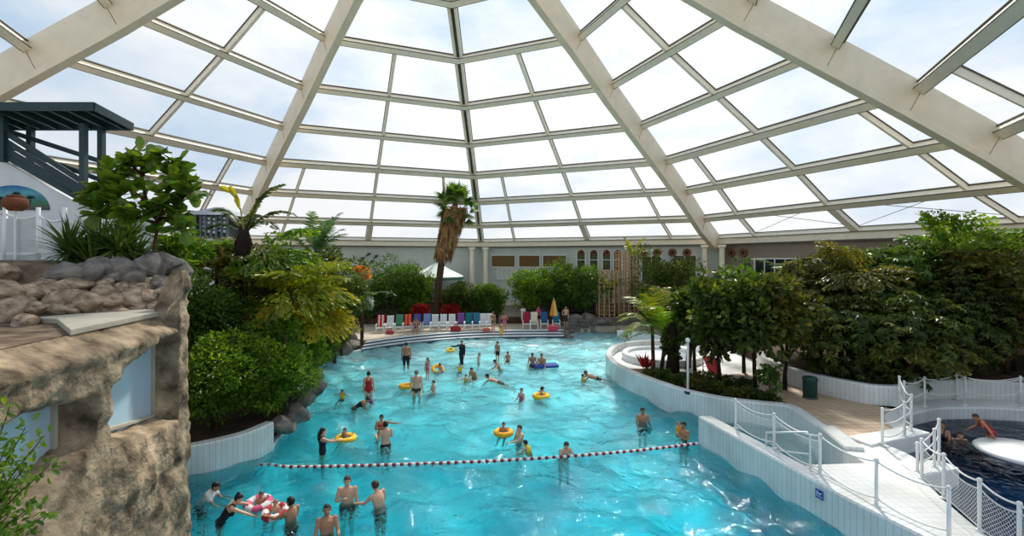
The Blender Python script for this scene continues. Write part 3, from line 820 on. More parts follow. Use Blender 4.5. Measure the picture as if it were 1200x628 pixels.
def shell(s, z):
    wob = .05 * mnoise.noise(Vector((s * 2.3, z * 2.3, 1)))
    # recess mask: 1 inside the two window openings
    m1 = sstep(7.44, 7.52, s + wob) * (1 - sstep(9.50, 9.56, s + wob * .3))
    m2 = 1 - sstep(7.0, 7.08, s + wob)
    ver = sstep(-.03, .03, interp(s, TOP) + wob - z) * sstep(-.03, .03, z - interp(s, SILL) - wob)
    rec = max(m1, m2) * ver
    o = .44 + .07 * fbm((s * 1.1, z * 1.1, 0), 5) + .03 * fbm((s * 5, z * 5, 9), 3)
    low = sstep(3.6, 2.2, z) if z < 3.6 else 0
    low = max(0, min(1, (interp(s, SILL) + .1 - z) / .9))
    # swelling folds of render below the windows
    o += low * (.22 + .20 * mnoise.noise(Vector((s * .9 + z * .5, z * .7, 4))) + .06 * mnoise.noise(Vector((s * 2.6 - z * 1.2, z * 1.6, 8)))) * (1 - sstep(9.3, 9.9, s) * .9)
    # beam above hangs out a little
    o += .10 * sstep(4.5, 4.9, z) * (1 - sstep(9.2, 9.8, s))
    o += .045 * fbm((s * 3.1, z * 3.1, 5), 4) + .022 * mnoise.noise(Vector((s * 11, z * 11, 2)))
    if s < 9.55: o *= 1 - .92 * sstep(4.70, 5.03, z)
    o = o * (1 - rec) + (-.10) * rec
    if s > 10.0: o = .44 - (s - 10.0) * 11 + .03 * fbm((s * 20, z * 4, 3), 3)
    return o
rb = empty('rock_building', (-7, 8, 0), label='brown sprayed-rock building with set-back windows filling the lower left corner', cat='building')
rbi = Vector((7, -8, 0))
ss = [4.2 + i * .055 for i in range(106)] + [10.03, 10.07, 10.12, 10.2, 10.3, 10.42]
zs = [-.6 + i * .058 for i in range(98)]
zs[-1] = 5.04
zn = len(zs)
mb = MB()
for s in ss:
    ztop = 5.04 + .92 * sstep(9.50, 9.62, s) + (.06 * mnoise.noise(Vector((s * 6, 0, 0))) if s > 9.55 else 0)
    if s > 10.05: ztop = 4.9
    for jz in range(zn):
        z = -.6 + (ztop + .6) * jz / (zn - 1)
        mb.v.append(tuple(face(min(s, 10.0) if s > 10 else s, z, shell(s, z)) + rbi))
nz = len(zs)
for i in range(len(ss) - 1):
    for j in range(nz - 1):
        a = i * nz + j; mb.f.append((a, a + nz, a + nz + 1, a + 1)); mb.m.append(0)
mb.build('rock_wall', M['rockwall'], rb, smooth=True)
# roof deck behind the wall top, body of the building
mb = MB(); mb.prism([(-6.22, 4.2), (-7.40, 10.0), (-8.2, 11.6), (-9.3, 12.5), (-18, 14), (-18, 4.2)], 4.75, 5.03); [mb.v.__setitem__(i, tuple(Vector(p) + rbi)) for i, p in enumerate(mb.v)]
mb.build('roof_ledge', M['rubble'], rb)
mb = MB(); mb.prism([(-6.6, 4.2), (-7.7, 9.8), (-9.3, 12.5), (-18, 13.8), (-18, 4.2)], -1, 4.8); [mb.v.__setitem__(i, tuple(Vector(p) + rbi)) for i, p in enumerate(mb.v)]
mb.build('core', M['rubble'], rb)
M['rbglass'] = mat('pale_blue_window_sheet', srgb(176, 196, 210), .12, .06, .8, spec=.6)
for nm, s0, s1, z0, z1 in (('window', 7.6, 9.50, 2.95, 4.75), ('window', 4.6, 6.9, 3.0, 4.25)):
    mb = MB(); pts = [face(s0, z0, .0), face(s1, z0, .0), face(s1, z1, .0), face(s0, z1, .0)]
    mb.add([p + rbi for p in pts], [(0, 1, 2, 3)])
    q = [face(s0, z0, -.03), face(s1, z0, -.03), face(s1, z1, -.03), face(s0, z1, -.03)]
    mb.add([p + rbi for p in q], [(3, 2, 1, 0)])
    wn = mb.build('window_pane', M['rbglass'], rb)
    mb = MB()
    n = Vector((.98, .196, 0))
    for a, b in ((pts[0], pts[1]), (pts[1], pts[2]), (pts[2], pts[3]), (pts[3], pts[0])):
        mb.bar(a + rbi + n * .02, b + rbi + n * .02, .07, .07, n)
    if nm and s0 > 7:
        a = face(s0, interp(s0, SILL) + .06, .02); b = face(s1, interp(s1, SILL) + .06, .02); mb.bar(a + rbi, b + rbi, .09, .05, (0, 0, 1))
    mb.build('window_frame', M['concrete'], wn)
# mound of rubble behind the slab
mb = MB(); nx, ny = 64, 46
def mound(x, y):
    d = (y - interp(x, [(-14, 7.0), (-8.9, 8.7), (-8.2, 10.0), (-7.2, 10.35), (-6.8, 10.4)]))
    h = 5.0 + .25 * sstep(0, .5, d) + .72 * sstep(.4, 2.0, d) + .12 * fbm((x * 1.6, y * 1.6, 2), 4) * sstep(-.1, .4, d) + .1 * sstep(0, .15, d)
    return h
for i in range(nx + 1):
    for j in range(ny + 1):
        y = 6.5 + 6.6 * j / ny
        xr = interp(y, [(6, -6.75), (9.6, -7.35), (10.4, -7.5), (11.6, -8.15), (13.2, -9.3)])
        x = -15 + (xr + 15) * i / nx
        z = mound(x, y)
        if i == nx or j == ny: z = 4.8
        mb.v.append((x + 7, y - 8, z))
for i in range(nx):
    for j in range(ny):
        a = i * (ny + 1) + j; mb.f.append((a, a + ny + 1, a + ny + 2, a + 1)); mb.m.append(0)
mb.build('rubble_mound', M['rubble'], rb, smooth=True)
# concrete slab
mb = MB(); sl_ = [(-6.68, 7.16), (-7.29, 10.38), (-8.15, 10.1), (-8.72, 8.6), (-8.12, 8.45)]
mb.prism([(x + 7.3, y - 8.7) for x, y in sl_], 0, .10)
o = mb.build('spillway_slab', M['concrete'], None, loc=(-7.3, -0 + 8.7, 5.03), bevel=.015)
tag(o, 'flat grey concrete spillway slab lying along the rock building edge', 'slab')

def rock_mesh(name, seed, m, sub=3, rough=.28, flat=.75):
    bm = bmesh.new(); bmesh.ops.create_icosphere(bm, subdivisions=sub, radius=1.0)
    rnd_ = random.Random(seed); cuts = [(Vector((rnd_.gauss(0, 1), rnd_.gauss(0, 1), rnd_.gauss(0, 1))).normalized(), rnd_.uniform(.55, .85)) for _ in range(9)]
    off = Vector((seed * 7.3, seed * 3.1, seed * 1.9))
    for v in bm.verts:
        d = v.co.normalized()
        k = 1 + rough * fbm(d * 1.2 + off, 4)
        k = min(k, 1.0 + .2 * mnoise.noise(d * .7 + off * 2))
        p = d * k
        for cn, cd in cuts:
            e = p.dot(cn) - cd
            if e > 0: p = p - cn * e * .9
        p = p * 1.12
        v.co = Vector((p.x, p.y * .85, p.z * flat))
    me = bpy.data.meshes.new(name); bm.to_mesh(me); bm.free(); me.materials.append(m)
    return me
M['rock_dark'] = mat('dark_boulder', srgb(96, 90, 86), .9, .3, 1.4, .6, 5, spec=.15, col2=srgb(140, 132, 124))
M['rock_tan'] = mat('tan_boulder', srgb(134, 112, 90), .95, .3, 1.8, .7, 6, spec=.1, col2=srgb(196, 174, 150))
RM = [rock_mesh('boulder', i, M['rock_tan']) for i in range(4)]
RD = [rock_mesh('boulder', i + 9, M['rock_dark']) for i in range(4)]
def boulder(px, py, d, wpx, mset, lab, grp, i, z=None, sq=1.0):
    r = wpx * d / F / 2; x = xat(px, d); zz = zat(py, d) if z is None else z
    if z == 'mound': d = next((q for q in (8.3 + .05 * k for k in range(90)) if zat(py, q) <= mound(xat(px, q), q) and q > 8.3), d); x = xat(px, d); r = wpx * d / F / 2 * 1.2; zz = mound(x, d) + r * .30
    o = bpy.data.objects.new('boulder', mset[i % 4]); link(o)
    o.location = (x, d, zz); o.scale = (r, r, r * sq); o.rotation_euler = (random.uniform(-.3, .3), random.uniform(-.3, .3), random.uniform(0, 6))
    return tag(o, lab, 'rock', grp)
random.seed(12)
for i, (px, py, d, wp) in enumerate([(88, 330, 10.75, 40), (112, 326, 10.85, 36), (134, 330, 10.8, 34), (154, 334, 10.9, 34), (172, 322, 11.2, 40), (194, 318, 11.2, 36), (183, 340, 11.0, 28), (208, 322, 10.9, 30), (204, 344, 10.75, 30), (145, 330, 11.3, 40), (100, 330, 11.3, 38)]):
    boulder(px, py, d, wp, RD, 'grey boulder in the row behind the concrete slab, below the potted greenery', 'grey boulders on the rock building', i, z='mound', sq=.9)
for i, (px, py, d, wp) in enumerate([(50, 352, 9.6, 36), (75, 360, 9.7, 34), (100, 364, 9.9, 40), (128, 362, 10.1, 36), (152, 358, 10.3, 36), (175, 355, 10.4, 28), (195, 356, 10.45, 20), (60, 338, 10.3, 30), (88, 346, 10.3, 34), (118, 350, 10.4, 30), (40, 366, 9.0, 26), (64, 371, 9.0, 22), (165, 342, 10.7, 24), (140, 345, 10.6, 26), (112, 372, 10.15, 26), (138, 372, 10.4, 24), (160, 368, 10.5, 24), (182, 366, 10.6, 22), (84, 374, 9.5, 24), (70, 352, 10.0, 30), (46, 344, 9.6, 30), (110, 360, 10.6, 30), (150, 362, 10.75, 28), (130, 368, 10.8, 28), (95, 355, 10.0, 28), (160, 350, 10, 28), (178, 352, 10, 24), (196, 348, 10, 24), (172, 338, 10, 24), (192, 362, 10, 18), (150, 345, 10, 26), (120, 340, 10, 26), (205, 336, 10, 24), (140, 358, 10, 24)]):
    boulder(px, py, d, wp, RM, 'brown broken rock in the rubble heap behind the concrete slab', 'brown rocks on the rock building', i, z='mound', sq=.7)
for i, (px, py, d, wp) in enumerate([(6, 352, 8.0, 40), (20, 370, 7.9, 36), (4, 330, 8.5, 30), (30, 350, 8.6, 30), (28, 385, 7.7, 26), (2, 376, 7.4, 34)]):
    boulder(px, py, d, wp, RM, 'tan rock piled at the left end of the concrete slab, at the left frame edge', 'tan rocks left of the slab', i, z='mound', sq=.9)

# ------------------------------------------------------------------ white stair building with roofed stairs, behind
sb = empty('stair_building', (-16, 15, 5), label='white rendered stair block with a sloping top edge, far left', cat='building')
def loc(mb, b): 
    mb.v = [(p[0] - b[0], p[1] - b[1], p[2] - b[2]) for p in mb.v]
B = (-16, 15, 5)
mb = MB(); D = 15.0
prof = [(xat(0, D) - 4, 11.2), (xat(0, D), zat(187, D)), (xat(96, D), zat(240, D)), (xat(102, D), zat(300, D)), (xat(102, D), 1.0), (xat(0, D) - 4, 1.0)]
n = len(prof)
mb.add([(x, D, z) for x, z in prof] + [(x, D + 3, z) for x, z in prof], [tuple(range(n)), tuple(range(2 * n - 1, n - 1, -1))] + [(i, (i + 1) % n, n + (i + 1) % n, n + i) for i in range(n)])
loc(mb, B); mb.build('wall', M['plaster'], sb)
# mural, generic coast with palms
mu = empty('mural', (xat(14, 14.97), 14.97, zat(246, 14.97)), label='half-round painted mural of a coast on the white stair building', cat='mural')
mm, nt, b, out = new_mat('mural_paint'); N = nt.nodes; Lk = nt.links
tc = N.new('ShaderNodeTexCoord'); sx = N.new('ShaderNodeSeparateXYZ'); Lk.new(tc.outputs['Object'], sx.inputs[0])
nz_ = N.new('ShaderNodeTexNoise'); nz_.inputs['Scale'].default_value = 3.0; Lk.new(tc.outputs['Object'], nz_.inputs['Vector'])
ma = N.new('ShaderNodeMath'); ma.operation = 'MULTIPLY_ADD'; ma.inputs[1].default_value = .35; Lk.new(nz_.outputs['Fac'], ma.inputs[0]); Lk.new(sx.outputs['Z'], ma.inputs[2])
rp = N.new('ShaderNodeValToRGB'); rp.color_ramp.interpolation = 'EASE'
e = rp.color_ramp.elements; e[0].position = .16; e[0].color = srgb(52, 60, 60) + (1,); e[1].position = .95; e[1].color = srgb(30, 110, 160) + (1,)
for ps, c in ((.30, srgb(84, 86, 70)), (.42, srgb(52, 112, 84)), (.52, srgb(60, 130, 130)), (.66, srgb(86, 158, 178))):
    x = e.new(ps); x.color = c + (1,)
Lk.new(ma.outputs[0], rp.inputs['Fac']); Lk.new(rp.outputs['Color'], b.inputs['Base Color']); b.inputs['Roughness'].default_value = .6
mb = MB(); n = 28
arc = [(1.18 * math.cos(PI * k / n), .78 * math.sin(PI * k / n)) for k in range(n + 1)]
mb.add([(x, 0, z) for x, z in arc] + [(x, .02, z) for x, z in arc], [tuple(range(n, -1, -1)), tuple(range(n + 1, 2 * n + 2))] + [(i, i + 1, n + 2 + i, n + 1 + i) for i in range(n)])
mb.build('painted_board', mm, mu)
mb = MB()
for (x, h) in ((.1, .5), (.55, .38), (-.4, .35)):
    mb.bar((x, -.012, .1), (x + .04, -.012, h), .025, .012, (0, 1, 0))
    for k in range(7):
        a = PI * (k + .0) / 6; mb.bar((x + .04, -.012, h), (x + .04 + .15 * math.cos(a), -.012, h + .10 * math.sin(a) - .02), .03, .012, (0, 1, 0))
mb.build('painted_palms', mat('mural_dark_green', srgb(24, 58, 50), .6), mu)
# stair railing planks
rl = empty('stair_railing', (-15, 14.9, 8), label='dark blue-green plank railing sloping down the white stair block', cat='railing')
B = (-15, 14.9, 8)
def pw(px, py, d): return Vector((xat(px, d), d, zat(py, d)))
for k, (y0, y1) in enumerate(((152, 216), (163, 224), (173, 231), (182, 237))):
    mb = MB(); a = pw(-30, y0 - 20, 14.9); c = pw(108, y1 + 4, 14.9); mb.bar(a, c, .05, .17, (0, 0, 1)); loc(mb, B); mb.build('plank', M['bluegreen'], rl)
for k, (y0, y1) in enumerate(((150, 190), (166, 212), (184, 236))):
    mb = MB(); a = pw(-20, y0 - 6, 15.5); c = pw(121, y1, 15.5); mb.bar(a, c, .05, .15, (0, 0, 1)); loc(mb, B); mb.build('plank', M['bluegreen'], rl)
rf = empty('stair_roof', (-15, 15.5, 10), label='blue-green timber canopy on posts over the stairs, upper left', cat='roof')
B = (-15, 15.5, 10)
for px, y0, y1, d in ((4, 130, 190, 14.85), (98, 145, 240, 14.85), (36, 143, 190, 15.6), (119, 150, 225, 15.6)):
    mb = MB(); p, q = pw(px, y1, d), pw(px, y0, d); mb.bar(p, q, .16, .16, (0, 1, 0)); loc(mb, B); mb.build('post', M['bluegreen'], rf)
mb = MB(); zt = zat(133, 14.5)
X0, X1 = -22, xat(113, 14.3)
tl = Matrix.Rotation(R(-8), 3, 'X'); zt += .02; mb.box(((X0 + X1) / 2, 14.95, zt + .10), (X1 - X0, 1.5, .07), tl); mb.box(((X0 + X1) / 2, 14.22, zt + .10), (X1 - X0, .06, .24)); mb.box(((X0 + X1) / 2, 15.68, zt - .10), (X1 - X0, .06, .24)); mb.box((X1, 14.95, zt), (.06, 1.46, .24), tl)
loc(mb, B); mb.build('roof_deck', M['bluegreen'], rf)
for k in range(14):
    mb = MB(); mb.box((X1 - .3 - k * .55, 14.95, zt - .02), (.07, 1.4, .16), tl); loc(mb, B); mb.build('rafter', M['bluegreen'], rf)
# white fence panel in front of it
fp = empty('fence_panel', (xat(30, 12.4), 12.4, zat(312, 12.4)), label='white framed fence panel with a sagging rope top behind the rocks', cat='fence')
B = fp.location.copy()
for px in (-14, 6, 45, 76):
    mb = MB(); mb.tube([pw(px, 318, 12.4), pw(px, 243, 12.4)], .05, 10); loc(mb, B); mb.build('post', M['post'], fp, smooth=True)
M['fence_panel'] = mat('pale_fence_board', srgb(196, 198, 196), .6, .05, 3)
mb = MB(); p, q = pw(8, 308, 12.4), pw(43, 256, 12.4); mb.box((p + q) / 2, (q.x - p.x, .03, q.z - p.z)); loc(mb, B); mb.build('panel', M['fence_panel'], fp)
for a, c in (((-14, 246), (6, 246)), ((6, 250), (45, 252)), ((45, 252), (76, 256))):
    mb = MB(); A, C = pw(*a, 12.4), pw(*c, 12.4); mb.tube([A.lerp(C, s / 8) - Vector((0, 0, .12 * 4 * s / 8 * (1 - s / 8))) for s in range(9)], .03, 6); loc(mb, B); mb.build('rope', M['rope'], fp, smooth=True)
for py in (297, 310):
    mb = MB(); mb.bar(pw(-14, py, 12.4), pw(76, py, 12.4), .04, .05, (0, 0, 1)); loc(mb, B); mb.build('rail', M['post'], fp)
t = empty('stone_plinth', pw(30, 326, 12.0), label='grey stone plinth block under the white fence panel', cat='plinth')
mb = MB(); mb.box((0, 0, .2), (1.5, .5, .42)); mb.build('block', M['concrete'], t, bevel=.03)
mb = MB(); mb.box((0, 0, .43), (1.6, .6, .06)); mb.build('cap_stone', M['rock_grey'], t, bevel=.015)
# round brown woven pot on the fence post
t = empty('wicker_pot', pw(18, 246, 12.3), label='round brown woven pot standing by the top of the white fence', cat='pot')
wk = mat('woven_brown', srgb(128, 74, 46), .9, .25, 20, .8, 60)
mb = MB(); mb.lathe([(0, -.02), (.14, -.02), (.24, .08), (.27, .18), (.22, .30), (.15, .34), (.13, .30), (0, .28)], n=18); mb.build('bowl', wk, t, smooth=True)
mb = MB(); mb.lathe([(.13, .33), (.17, .33), (.18, .36), (.15, .38), (.12, .36)], n=18); mb.build('rim', wk, t, smooth=True)
mb = MB(); mb.tube([(0, 0, -1.7), (0, 0, 0)], .03, 8); mb.build('stake', M['post'], t)

# ------------------------------------------------------------------ lookout kiosk behind the left shrubs
D = 24.0
kb = empty('lookout_kiosk', (xat(241, D), D + 1, .6), label='grey lookout kiosk with slatted sides and hipped roof above the left shrubs', cat='kiosk')
B = kb.location.copy(); x0, x1 = xat(217, D), xat(266, D); zb, zt = zat(279, D), zat(252, D)
gm = mat('kiosk_grey', srgb(92, 104, 112), .6, .1); rm_ = mat('kiosk_roof_grey', srgb(150, 158, 164), .6, .08, 3)
mb = MB(); c = Vector(((x0 + x1) / 2, D + 1.1, 0)); hw = (x1 - x0) / 2 + .25
mb.add([(c.x - hw, c.y - 1.35, zt), (c.x + hw, c.y - 1.35, zt), (c.x + hw, c.y + 1.35, zt), (c.x - hw, c.y + 1.35, zt), (c.x - .2, c.y, zt + .52), (c.x + .2, c.y, zt + .52)], [(0, 1, 5, 4), (1, 2, 5), (2, 3, 4, 5), (3, 0, 4), (3, 2, 1, 0)])
loc(mb, B); mb.build('roof', rm_, kb)
for i in range(9):
    mb = MB(); x = x0 + (x1 - x0) * i / 8; mb.box((x, D, (zb + zt) / 2), (.10, .10, zt - zb)); loc(mb, B); mb.build('post', gm, kb)
    if i < 8 and i not in (0, 2):
        mb = MB(); xx = x0 + (x1 - x0) * (i + .5) / 8; w_ = (x1 - x0) / 8 * .8
        for k in range(4): mb.box((xx, D + .05, zt - .12 - k * .22 - (i % 3) * .04), (w_, .04, .13))
        loc(mb, B); mb.build('blind', M['white'] if i % 3 else rm_, kb)
mb = MB(); mb.box((c.x, D + 1.2, (zb + zt) / 2), (x1 - x0 - .2, 2.0, zt - zb)); loc(mb, B); mb.build('interior', M['darkglass'], kb)
mb = MB(); mb.box((c.x, D + 1.1, (zb + .6) / 2), (x1 - x0 - .2, 2.0, zb - .6)); loc(mb, B); mb.build('base_wall', M['plaster'], kb)
# ------------------------------------------------------------------ plants
M['lf_bright'] = leaf_mat('leaf_bright_green', srgb(48, 78, 22), srgb(98, 134, 34), srgb(150, 168, 50))
M['lf_mid'] = leaf_mat('leaf_mid_green', srgb(40, 66, 28), srgb(84, 116, 42), srgb(120, 146, 62))
M['lf_dark'] = leaf_mat('leaf_dark_green', srgb(34, 50, 22), srgb(76, 92, 34), srgb(132, 138, 60), tr=.4)
M['lf_olive'] = leaf_mat('leaf_olive', srgb(56, 64, 26), srgb(104, 104, 42), srgb(158, 142, 70), tr=.4)
M['lf_yellow'] = leaf_mat('leaf_yellow_green', srgb(78, 98, 26), srgb(136, 146, 36), srgb(190, 168, 44), tr=.45)
M['lf_gold'] = leaf_mat('leaf_golden', srgb(112, 118, 28), srgb(176, 164, 38), srgb(216, 164, 44), tr=.45)
M['lf_blue'] = leaf_mat('leaf_bluish_green', srgb(44, 70, 48), srgb(84, 112, 74), srgb(120, 142, 96), tr=.35)
M['lf_fig'] = leaf_mat('leaf_fig_green', srgb(52, 80, 26), srgb(92, 122, 36), srgb(140, 158, 56), tr=.35, rough=.3)
M['lf_yucca'] = leaf_mat('leaf_yucca', srgb(46, 70, 34), srgb(86, 110, 50), srgb(130, 140, 74), tr=.25)
M['lf_red'] = leaf_mat('leaf_red', srgb(120, 24, 30), srgb(176, 44, 40), srgb(206, 96, 70), tr=.4)
M['lf_orange'] = leaf_mat('leaf_orange', srgb(190, 110, 30), srgb(226, 156, 50), srgb(230, 120, 40), tr=.4)
M['lf_dead'] = mat('dead_palm_leaf', srgb(128, 88, 56), .9, .3, 3, .5, 20, spec=.1, col2=srgb(176, 138, 92))
M['bark'] = mat('bark_brown', srgb(84, 64, 48), .95, .3, 5, .7, 18, spec=.1)
M['bark_dark'] = mat('bark_dark', srgb(50, 40, 32), .95, .3, 5, .7, 18, spec=.1)
M['stem_green'] = mat('stem_green', srgb(92, 106, 48), .6, .2, 6)

def leaf_arr(rng, pos, dirs, ups, ln, wd, shape='rhomb', curl=.12):
    """vertex/face arrays of many leaves at once; pos, dirs, ups (n,3); ln, wd (n,)"""
    n = len(pos)
    d = dirs / np.maximum(np.linalg.norm(dirs, axis=1, keepdims=True), 1e-6)
    s = np.cross(d, ups); s /= np.maximum(np.linalg.norm(s, axis=1, keepdims=True), 1e-6)
    u = np.cross(s, d)
    if shape == 'rhomb':
        T = np.array([(0, 0, 0), (-.5, .45, .10), (0, 1, -.08), (.5, .45, .10)]); FC = [(0, 1, 2), (0, 2, 3)]
    elif shape == 'wedge':
        T = np.array([(0, 0, 0), (-.42, .85, .06), (-.12, .80, -.02), (.05, 1.0, .03), (.45, .78, .06)]); FC = [(0, 1, 2), (0, 2, 3), (0, 3, 4)]
    elif shape == 'sword':
        T = np.array([(-.5, 0, 0), (.5, 0, 0), (.42, .5, .02), (-.42, .5, .02), (0, 1, -.10)]); FC = [(0, 1, 2, 3), (3, 2, 4)]
    else:  # broad, obovate with a raised margin
        T = np.array([(0, 0, 0), (-.30, .25, .05), (-.5, .62, .07), (-.28, .93, .02), (0, 1, -.04), (.28, .93, .02), (.5, .62, .07), (.30, .25, .05), (0, .5, -.02)])
        FC = [(0, 1, 8), (1, 2, 8), (2, 3, 8), (3, 4, 8), (4, 5, 8), (5, 6, 8), (6, 7, 8), (7, 0, 8)]
    V = (pos[:, None, :] + s[:, None, :] * (T[None, :, 0:1] * wd[:, None, None]) + d[:, None, :] * (T[None, :, 1:2] * ln[:, None, None]) + u[:, None, :] * (T[None, :, 2:3] * ln[:, None, None]))
    k = len(T)
    return V.reshape(-1, 3), [tuple(int(i * k + j) for j in f) for i in range(n) for f in FC]

def add_leaves(mb, *a, **k):
    v, f = leaf_arr(*a, **k)
    b = len(mb.v); mb.v.extend(map(tuple, v.tolist())); mb.f.extend([tuple(i + b for i in q) for q in f]); mb.m.extend([0] * len(f))

def rnd_dirs(rng, n):
    v = rng.normal(size=(n, 3)); return v / np.linalg.norm(v, axis=1, keepdims=True)

def crown(mb, seed, c, r, clumps, per, ln, wd, shape='rhomb', csize=.32, up=.35, low=-1.0):
    """lumpy crown: clumps on an ellipsoid, leaves over each clump"""
    rng = np.random.default_rng(seed)
    c = np.array(c, float); r = np.array(r, float)
    for i in range(clumps):
        dd = rnd_dirs(rng, 1)[0]
        if dd[2] < low: dd[2] = -dd[2]
        cc = c + dd * r * rng.uniform(.35, .86)
        cr = csize * r.mean() * rng.uniform(.7, 1.25)
        nn = rnd_dirs(rng, per)
        nn[:, 2] *= .8
        pos = cc + nn * cr * rng.uniform(.55, 1.0, (per, 1))
        dirs = nn * .9 + rnd_dirs(rng, per) * .7 + dd * .3
        dirs[:, 2] -= rng.uniform(-.25, .55, per)
        ups = rnd_dirs(rng, per) * .5 + np.array((0, 0, 1.0)) * up + nn * .5
        add_leaves(mb, rng, pos, dirs, ups, ln * rng.uniform(.65, 1.25, per), wd * rng.uniform(.7, 1.2, per), shape)

def whorl_crown(mb, seed, c, r, n, leaflet, wd, k=7):
    """umbrella-tree crown: drooping leaflets in whorls at the end of many stalks"""
    rng = np.random.default_rng(seed); c = np.array(c, float); r = np.array(r, float)
    P = []; D = []; U = []; L = []
    for i in range(n):
        dd = rnd_dirs(rng, 1)[0]
        if dd[2] < -.3 and rng.uniform() < .5: dd[2] = -dd[2]
        p = c + dd * r * (rng.uniform(.45, 1.0) ** .6) * (1 + .22 * math.sin(5 * dd[0] + seed) * math.cos(4 * dd[2] + 2 * dd[1]))
        ax_ = dd * .6 + np.array((0, 0, .8)) + rng.normal(size=3) * .25; ax_ /= np.linalg.norm(ax_)
        s = np.cross(ax_, (1, .1, 0)); s /= np.linalg.norm(s); u = np.cross(ax_, s); a0 = rng.uniform(0, 6.28); l = leaflet * rng.uniform(.7, 1.25)
        for q in range(k):
            a = a0 + 2 * PI * q / k; e = s * math.cos(a) + u * math.sin(a)
            P.append(p); D.append(e * .9 - np.array((0, 0, .45)) + ax_ * .1 + rng.normal(size=3) * .08); U.append(ax_ + rng.normal(size=3) * .1); L.append(l * rng.uniform(.8, 1.1))
    n_ = len(P); add_leaves(mb, rng, np.array(P), np.array(D), np.array(U), np.array(L), np.full(n_, wd) * rng.uniform(.85, 1.2, n_), 'rhomb')

def branchy_trunk(mb, seed, h, spread, rad, n=5, base=(0, 0, 0)):
    rnd = random.Random(seed); base = Vector(base)
    fork = base + Vector((rnd.uniform(-.1, .1), rnd.uniform(-.1, .1), h * rnd.uniform(.3, .45)))
    mb.tube([base - Vector((0, 0, .15)), base.lerp(fork, .5) + Vector((rnd.uniform(-.06, .06), 0, 0)), fork], [rad * 1.25, rad, rad * .85], 8)
    for i in range(n):
        a = 2 * PI * i / n + rnd.uniform(-.4, .4); e = fork + Vector((math.cos(a) * spread * rnd.uniform(.5, 1), math.sin(a) * spread * rnd.uniform(.5, 1), (h - fork.z + base.z) * rnd.uniform(.5, .95)))
        m = fork.lerp(e, .5) + Vector((math.cos(a) * spread * .2, math.sin(a) * spread * .2, -.05 * h))
        mb.tube([fork - Vector((0, 0, .05)), m, e], [rad * .7, rad * .45, rad * .2], 6)

def shrub(name, loc, seed, h, rx, rz, leafm, ln, wd, clumps=46, per=170, shape='rhomb', label=None, cat='shrub', group=None, trunk=.09, cz=None, ry=None, bark='bark', csize=.32):
    t = empty(name, loc, label=label, cat=cat, group=group)
    mb = MB(); branchy_trunk(mb, seed, h * .85, rx * .6, trunk, 6); mb.build('trunk', M[bark], t, smooth=True)
    mb = MB()
    if shape == 'whorl': whorl_crown(mb, seed, (0, 0, cz if cz is not None else h - rz), (rx, ry or rx, rz), clumps, ln, wd)
    else: crown(mb, seed, (0, 0, cz if cz is not None else h - rz), (rx, ry or rx, rz), clumps, per, ln, wd, shape, csize=csize)
    mb.build('foliage', M[leafm], t, fixn=False)
    return t

def curve_frond(base, az, el, L, droop, n=14):
    """points of an arching midrib"""
    d = Vector((math.cos(az) * math.cos(el), math.sin(az) * math.cos(el), math.sin(el))); p = Vector(base); pts = [p.copy()]
    for i in range(n):
        d = (d + Vector((0, 0, -droop / n * (i / n + .35)))).normalized(); p = p + d * (L / n); pts.append(p.copy())
    return pts

def pinnate(mb, st_, seed, base, az, el, L, droop, leaf, lw, pairs=22, start=.2, hang=.35, fish=False):
    rng = np.random.default_rng(seed)
    pts = curve_frond(base, az, el, L, droop)
    st_.tube(pts, [max(.006, .022 * L / 2 * (1 - i / len(pts))) for i in range(len(pts))], 5, caps=False)
    P = np.array([tuple(p) for p in pts])
    ts = np.linspace(start, 1, pairs)
    pos = []; dirs = []; ups = []; ln = []
    for t in ts:
        f = t * (len(P) - 1); i = min(int(f), len(P) - 2); p = P[i] + (P[i + 1] - P[i]) * (f - i); d = P[i + 1] - P[i]; d /= np.linalg.norm(d)
        s = np.cross(d, (0, 0, 1.0)); s /= max(np.linalg.norm(s), 1e-6); u = np.cross(s, d)
        l = leaf * (math.sin(PI * (.12 + .80 * (t - start) / (1 - start))) ** .6)
        for sg in (-1, 1):
            dd = s * sg * .85 + d * .55 + u * .25 - np.array((0, 0, hang)) + rng.normal(size=3) * .07
            dd /= np.linalg.norm(dd)
            if not fish:
                pos.append(p); dirs.append(dd); ups.append(u + rng.normal(size=3) * .15); ln.append(l * rng.uniform(.85, 1.1))
            else:
                m = 6
                for q in range(1, m + 1):
                    pp_ = p + dd * (l * 1.25 * q / m) - np.array((0, 0, .12 * l * (q / m) ** 2))
                    for s2 in (-1, 1):
                        d3 = dd * .5 + d * (.75 * s2) - np.array((0, 0, .35)) + rng.normal(size=3) * .2
                        pos.append(pp_); dirs.append(d3); ups.append(u + rng.normal(size=3) * .4); ln.append(l * .42 * rng.uniform(.7, 1.2))
    n = len(pos)
    add_leaves(mb, rng, np.array(pos), np.array(dirs), np.array(ups), np.array(ln), np.full(n, lw) * rng.uniform(.8, 1.2, n), 'wedge' if fish else 'sword')

